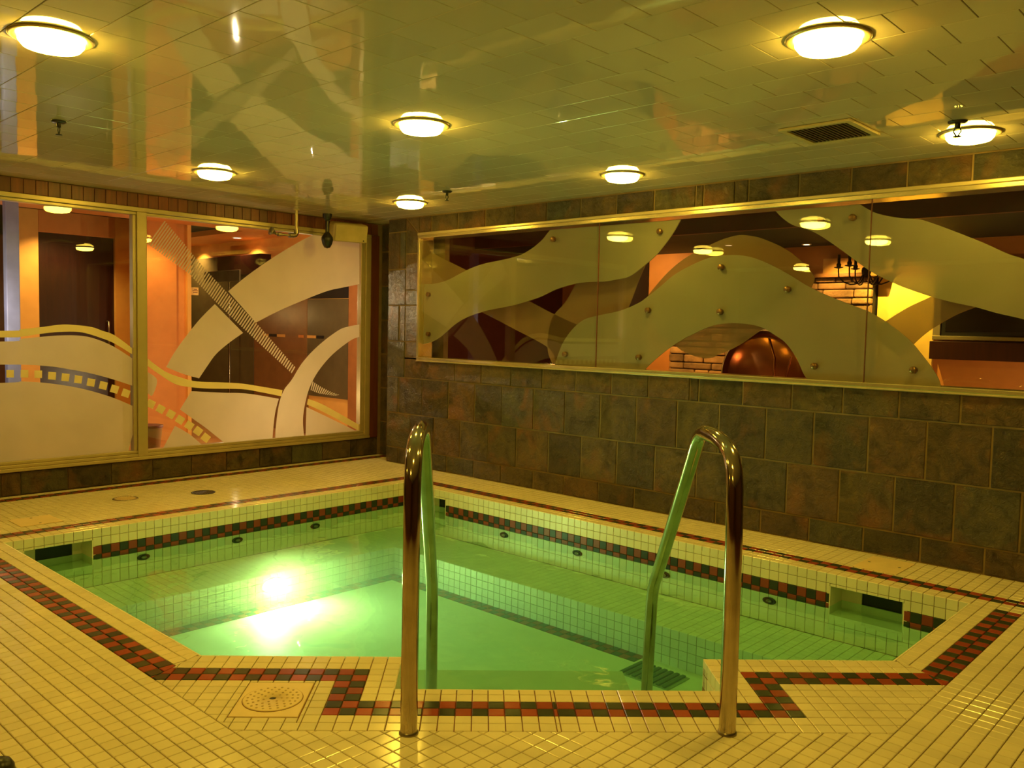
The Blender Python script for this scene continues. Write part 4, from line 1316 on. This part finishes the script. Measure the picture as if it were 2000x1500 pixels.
# ------------------------------------------------------------------ LOBBY to the west, seen through window 1
mb = MB(); mb.box((-6, -6, -.05), (-.125, .7, 0)); struct('floor_lobby', mb, M_LFLOOR)
mb = MB()
mb.box((-2.2, -6, 2.30), (-.125, 0, 2.40)); mb.box((-6, 0, 2.30), (-.125, .7, 2.40))
struct('ceiling_lobby', mb, M_ORANGE)
mb = MB(); mb.box((-6, -6, 2.36), (-2.2, 0, 2.42)); struct('ceiling_lobby_dark', mb, M_BLACKC)
mb = MB(); mb.box((-6, .6, 0), (-.125, .7, 2.3)); struct('wall_lobby_north', mb, M_ORANGE2)
mb = MB(); mb.box((-6.1, -6, 0), (-6, .7, 2.4)); struct('wall_lobby_west', mb, M_BROWN)
mb = MB(); mb.box((-6, -6.1, 0), (-.125, -6, 2.4)); struct('wall_lobby_south', mb, M_BROWN)
mb = MB(); mb.box((-2.28, -1.16, 0), (-2.20, -.78, 2.36)); mb.box((-2.30, -.78, 0), (-2.24, -.66, 2.36))
lob = struct('wall_lobby_orange', mb, M_ORANGE)
mb = MB(); mb.box((-2.30, -.66, 0), (-2.195, -.618, 2.36)); struct('trim_2', mb, M_ORANGE2)
dr = empty('door_1', (-2.80, -1.6, 0)); dr['kind'] = 'structure'
def dd(o):
    o.parent = dr; o.matrix_parent_inverse = Matrix.Translation((2.80, 1.6, 0)); return o
mb = MB(); mb.box((-2.85, -2.147, 0), (-2.75, -1.949, 2.36), 0, .004); dd(mb.build('door_jamb', M_ORANGE2))
mb = MB(); mb.box((-2.85, -1.194, 0), (-2.75, -1.02, 2.36), 0, .004); dd(mb.build('door_jamb', M_ORANGE2))
mb = MB(); mb.box((-2.85, -1.949, 2.139), (-2.75, -1.194, 2.36), 0, .004); dd(mb.build('door_head', M_ORANGE))
mb = MB(); mb.box((-2.84, -1.949, 0), (-2.79, -1.194, 2.139), 0, .004); lf_ = dd(mb.build('door_leaf', M_DWOOD))
mb = MB(); mb.tube([(-2.79, -1.27, 1.0), (-2.74, -1.27, 1.0), (-2.74, -1.27, 1.25), (-2.79, -1.27, 1.25)], .01, 10); mb.build('door_handle', M_STEEL, lf_)
mb = MB(); mb.box((-1.24, -2.71, 0), (-1.16, -2.61, 2.30), 0, .006)
tag(mb.build('lobby_post', M_GREY), 'blue-grey square post behind the left edge of the window', 'post')
lp_ = empty('light_panel', (-2.9, -2.7, 1.6), label='bright white panel at the far left behind the window', cat='panel')
mb = MB(); mb.box((0, -.55, -.10), (.04, .40, .5), 0, .005); mb.build('panel_face', emis('lit_white_panel', (1, .92, .75), 1.1), lp_)
mb = MB(); mb.box((-.02, -.58, -.13), (.0, .43, .53), 0, .005); mb.build('panel_frame', M_STEEL, lp_)
# glazed entrance along the north wall of the lobby
def panel(x0, x1, z0, z1, m, name, lbl, cat, y0=.57, y1=.597):
    mb = MB(); mb.box((x0, y0, z0), (x1, y1, z1), 0, .004)
    return tag(mb.build(name, m), lbl, cat)
panel(-4.9, -2.96, .0, 2.12, M_OLIVE, 'dark_partition', 'dark olive partition behind the crossing window stripes', 'partition')
panel(-2.95, -1.785, .0, 2.02, M_BROWN, 'brown_partition', 'plain brown partition left of the olive doors', 'partition')
panel(-1.78, -1.0, .45, 1.55, M_OLIVE, 'olive_door_panel', 'olive grey panel behind the small arc of window film', 'panel')
panel(-1.78, -1.0, 1.56, 1.85, M_BLACKC, 'black_transom', 'black transom above the olive grey panel', 'panel')
panel(-.995, -.83, .0, 2.28, M_JAMB, 'orange_jamb', 'orange-brown jamb at the right end of the lobby wall', 'jamb')
hd = panel(-3.59, -2.55, 1.86, 2.10, M_DWOOD, 'header_box', 'dark metal header box above the chrome pole', 'box', .42, .565)
mb = MB(); mb.box((-3.9, .40, 1.78), (-3.0, .42, 1.92), 0, .004); tag(mb.build('steel_fascia', M_STEEL), 'curved steel fascia below the dark header box', 'fascia')
mb = MB(); mb.tube([(-3.33, .45, 0), (-3.33, .45, 1.86)], .014, 12)
tag(mb.build('chrome_pole', M_CHROME), 'thin upright chrome pole behind the crossing stripes', 'pole')
st_ = empty('dash_strip', (-2.2, .565, 1.125), label='row of orange and black dashes across the lobby doors', cat='strip')
for k, (x0, x1, m) in enumerate(((-2.72, -2.60, M_ORANGE2), (-2.59, -2.42, M_BLACKC), (-2.41, -2.24, M_ORANGE2), (-1.95, -1.85, M_ORANGE), (-1.77, -1.60, M_ORANGE2), (-1.59, -1.45, M_BLACKC))):
    mb = MB(); mb.box((x0+2.2, -.004, -.016), (x1+2.2, .004, .016)); mb.build('dash', m, st_)
sg = empty('door_sign', (-2.22, -.57, 1.597), label='small cream sign with three printed lines in the lobby', cat='sign')
mb = MB(); mb.box((-.004, -.046, -.042), (.004, .046, .042), 0, .002); mb.build('sign_board', simple('sign_cream', (.9, .62, .2), rough=.5), sg)
mb = MB()
for k, (l, z) in enumerate(((.018, .022), (.030, .006), (.026, -.012))): mb.box((.004, .008-l, z-.004), (.0048, .008+l, z+.004))
mb.build('printed_lines', M_MAROON, sg)
bn = empty('waste_bin', (-.8, -1.70, 0), label='brown tapered bin behind the window post', cat='bin')
mb = MB(); mb.lathe([(.075, 0), (.105, .30), (.112, .34), (.108, .345), (.10, .335), (.07, .01), (0, .01)], (0, 0, 0), (0, 0, 1), 28); mb.build('bin_body', M_BROWN, bn)
mb = MB(); mb.lathe([(.114, .325), (.116, .335), (.114, .345)], (0, 0, 0), (0, 0, 1), 28); mb.build('bin_rim', M_MAROON, bn)

def can(x, y, z, lbl, r=.045):
    o = empty('can_light', (x, y, z), label=lbl, cat='ceiling light')
    mb = MB(); mb.lathe([(r+.015, 0), (r+.013, -.008), (r, -.008), (r, 0)], (0, 0, 0), (0, 0, 1), 24); mb.build('can_trim', M_WHITE, o)
    mb = MB(); mb.lathe([(r, -.002), (r, -.006), (0, -.006)], (0, 0, 0), (0, 0, 1), 20); mb.build('can_lens', M_CAN, o)
def spot(x, y, z, power, ang, col=(1, .60, .20), name='lobby_spot', rad=.004, tgt=None):
    l = bpy.data.lights.new(name, 'SPOT'); l.energy = power; l.color = col; l.spot_size = math.radians(ang); l.spot_blend = .8; l.shadow_soft_size = rad
    o = link(name, l, None, (x, y, z))
    if tgt is not None:
        o.rotation_euler = (Vector(tgt)-Vector((x, y, z))).to_track_quat('-Z', 'Y').to_euler()
    return o
def point(x, y, z, power, col=(1, .60, .20), name='fill_point', rad=.003):  # bare fill light without a fixture, added to brighten rooms and window film
    l = bpy.data.lights.new(name, 'POINT'); l.energy = power; l.color = col; l.shadow_soft_size = rad
    return link(name, l, None, (x, y, z))
can(-4.286, .35, 2.30, 'lit can light in the lobby soffit above the striped film')
can(-2.93, .33, 2.30, 'lit can light in the lobby soffit right of the dark ceiling')
can(-1.9, -4.27, 2.30, 'lit can light in the lobby outside the picture')
for x in (-4.286, -2.93): spot(x, .40, 2.288, 60, 130)
spot(-1.9, -1.1, 2.26, 42, 120)
spot(-2.3, -1.9, 2.26, 60, 110, tgt=(-2.8, -1.8, .6))
point(-.75, -.9, .5, 26, (1, .74, .42))
point(-.7, -.1, 1.5, 14, (1, .74, .45))
point(-3.6, -.4, 1.4, 10)
point(-.9, -3.0, 1.3, 15, (1, .74, .45))

# ------------------------------------------------------------------ LOUNGE to the north, seen through window 2
mb = MB(); mb.box((-.05, .31, 0), (0, 3.5, 2.6)); struct('wall_lounge_west', mb, M_MAROON)
mb = MB(); mb.box((0, .30, -.05), (8.8, 3.5, 0)); struct('floor_lounge', mb, M_LFLOOR)
mb = MB(); mb.box((0, 3.0, 0), (8.8, 3.1, 2.6)); struct('wall_lounge_north', mb, M_ORANGE)
mb = MB(); mb.box((0, 1.55, 2.115), (8.8, 3.0, 2.5)); struct('ceiling_lounge', mb, M_BLACKC)
mb = MB(); mb.box((0, .165, 2.5), (8.8, 3.1, 2.6)); struct('ceiling_lounge_high', mb, M_MAROON)
mb = MB(); mb.box((0, 1.50, 2.115), (8.8, 1.55, 2.5)); struct('trim_3', mb, M_MAROON)
mb = MB(); mb.box((8.75, .165, 0), (8.8, 3.1, 2.6)); struct('wall_lounge_east', mb, M_MAROON)
mb = MB(); mb.box((.90, 2.5, 0), (1.25, 2.99, 2.11)); struct('wall_lounge_pier', mb, M_BLACKC)
# stone hearth wall
hs = empty('stone_chimney', (2.7, 2.9, 0), label='rough ledgestone chimney breast behind the glass', cat='fireplace')
mb = MB(); mb.box((-1.06, -.02, 0), (1.05, .09, 1.80)); mb.build('core', M_BLACKC, hs)
z = .02
while z < 1.78:
    h = random.uniform(.05, .10)
    x = -1.06
    while x < 1.04:
        w_ = random.uniform(.10, .34)
        x2 = min(x+w_, 1.05)
        if x2-x > .03:
            mb = MB(); mb.box((x+.004, -.05-random.uniform(0, .03), z+.004), (x2-.004, .0, min(z+h, 1.80)-.004), 0, .012)
            mb.build('stone', M_STONE, hs)
        x = x2
    z += h
mb = MB(); mb.box((3.20, 2.78, 1.80), (3.90, 2.99, 1.835), 0, .006); tag(mb.build('mantel_ledge', M_BROWN), 'brown ledge below the lit alcove above the stone', 'ledge')
mb = MB(); mb.box((3.25, 2.93, 1.84), (3.90, 2.99, 1.985)); tag(mb.build('alcove_back', M_ORANGE2), 'amber band standing for the lit alcove behind the chandelier', 'alcove')  # flat band, the alcove's light is put into its amber colour
mb = MB(); mb.box((3.765, 2.95, 0), (4.25, 2.99, 1.80)); tag(mb.build('lamplit_wall_patch', simple('lamplit_wall_colour', (.85, .55, .12), rough=.6)), 'amber patch of lamplight on the wall right of the stone chimney', 'panel')  # lamp-lit stretch of wall, its light painted as a yellower colour
spot(3.95, 2.55, 2.05, 95, 100, (1, .66, .10), 'panel_spot', tgt=(4.0, 3.0, 1.35))
spot(3.45, 2.55, 1.95, 22, 100, (1, .55, .12), 'stone_spot', tgt=(3.5, 3.0, 1.5))
spot(2.95, 1.9, 2.05, 30, 60, (1, .55, .15), 'disc_fill_spot', tgt=(2.85, 2.6, 1.0))  # added without a fixture to bring out highlights on the disc
spot(2.0, 2.3, 1.5, 30, 120, (1, .5, .10), 'hearth_fill_spot', tgt=(1.9, 3.0, .9))  # added without a fixture to brighten the left of the chimney
# copper disc sculpture
cp = empty('copper_disc', (2.84, 2.62, .86), label='large round copper disc standing before the stone chimney', cat='sculpture')
mb = MB(); mb.lathe([(.44, .02), (.44, .0), (.43, -.008), (.36, -.022), (.24, -.034), (.10, -.040), (0, -.041)], (0, 0, 0), (0, 1, 0), 56); mb.build('disc', M_COPPER, cp)
mb = MB(); mb.tube([(.06, -.030, .36), (.13, -.042, .18), (.13, -.044, 0), (.06, -.046, -.22), (-.04, -.032, -.36)], .010, 10); mb.build('rib', M_COPPER, cp)
mb = MB(); mb.tube([(.29, -.030, .20), (.25, -.036, 0), (.21, -.032, -.30)], .008, 10); mb.build('rib', M_COPPER, cp)
mb = MB(); mb.tube([(.44*math.cos(2*PI*k/48), .004, .44*math.sin(2*PI*k/48)) for k in range(49)], .011, 8); mb.build('rim', M_GOLD2, cp)  # bright ring added to stand in for edge light on the disc
mb = MB(); mb.box((-.25, -.10, -.86), (.25, .10, -.36), 0, .02); mb.build('plinth', M_BROWN, cp)
# television
tv = empty('television', (5.05, 2.93, 1.25), label='black flat television on the lounge wall', cat='television')
mb = MB(); mb.box((-.72, -.05, .03), (.78, .05, .56), 0, .008); mb.build('bezel', M_DARK, tv)
mb = MB(); mb.box((-.68, -.054, .07), (.74, -.05, .52)); mb.build('screen', simple('tv_screen', (.012, .009, .008), rough=.12), tv)
mb = MB(); mb.box((-.78, -.07, -.005), (.78, .05, .03), 0, .004); mb.box((-.78, -.06, .03), (-.72, .05, .56), 0, .004); mb.build('gold_surround', M_GOLD2, tv)
mb = MB(); mb.box((4.27, 2.80, 1.08), (6.0, 2.99, 1.235), 0, .006); tag(mb.build('tv_shadow_box', M_DWOOD), 'dark box standing for the shadow below the television', 'shadow')  # dark box stands in for the shadow under the television
# chandelier
ch = empty('chandelier', (4.16, 1.6, 1.66), label='black iron chandelier with candle arms behind the glass', cat='chandelier')
mb = MB(); mb.tube([(0, 0, .05), (0, 0, .45)], .008, 10); mb.build('stem', M_DARK, ch)
mb = MB(); mb.lathe([(.0, .06), (.03, .07), (.036, .10), (.028, .125), (0, .13)], (0, 0, 0), (0, 0, 1), 18); mb.build('hub', M_DARK, ch)
for k in range(6):
    a = 2*PI*k/6+.25
    d = Vector((math.cos(a), math.sin(a), 0))
    mb = MB()
    mb.tube([tuple(d*r+Vector((0, 0, z))) for r, z in ((.02, .08), (.04, .03), (.07, .0), (.11, -.004), (.16, .015), (.195, .05), (.20, .10), (.20, .125))], .0055, 8)
    arm = mb.build('arm', M_DARK, ch)
    p = d*.20
    mb = MB(); mb.lathe([(.006, .118), (.034, .126), (.034, .130), (.006, .132)], p, (0, 0, 1), 14); mb.lathe([(.016, .13), (.018, .15), (.011, .16), (.011, .225), (0, .225)], p, (0, 0, 1), 12); mb.build('candle', M_DARK, arm)
mb = MB(); mb.lathe([(.05, .84), (.05, .82), (.02, .80), (0, .80)], (0, 0, 0), (0, 0, 1), 16); mb.tube([(0, 0, .44), (0, 0, .82)], .005, 8); mb.build('ceiling_rod', M_DARK, ch)
ch.location.z = 1.66
can(1.27, 2.6, 2.113, 'tiny lit can light at the left of the black lounge ceiling', .035)
can(2.52, 2.45, 2.113, 'tiny lit can light above the frosted arch', .035)
can(3.16, 2.75, 2.113, 'tiny lit can light left of the chandelier', .03)
spot(1.27, 2.6, 2.10, 8, 110)
spot(2.52, 2.45, 2.10, 8, 110)
point(5.2, 2.0, .6, 15)
spot(1.5, 2.3, 2.0, 26, 120, tgt=(1.45, 3.0, 1.6))  # fill spot without a can, added to brighten the orange wall
point(2.2, 1.2, .5, 10)
point(1.4, 1.2, 1.2, 3, (1, .45, .15))
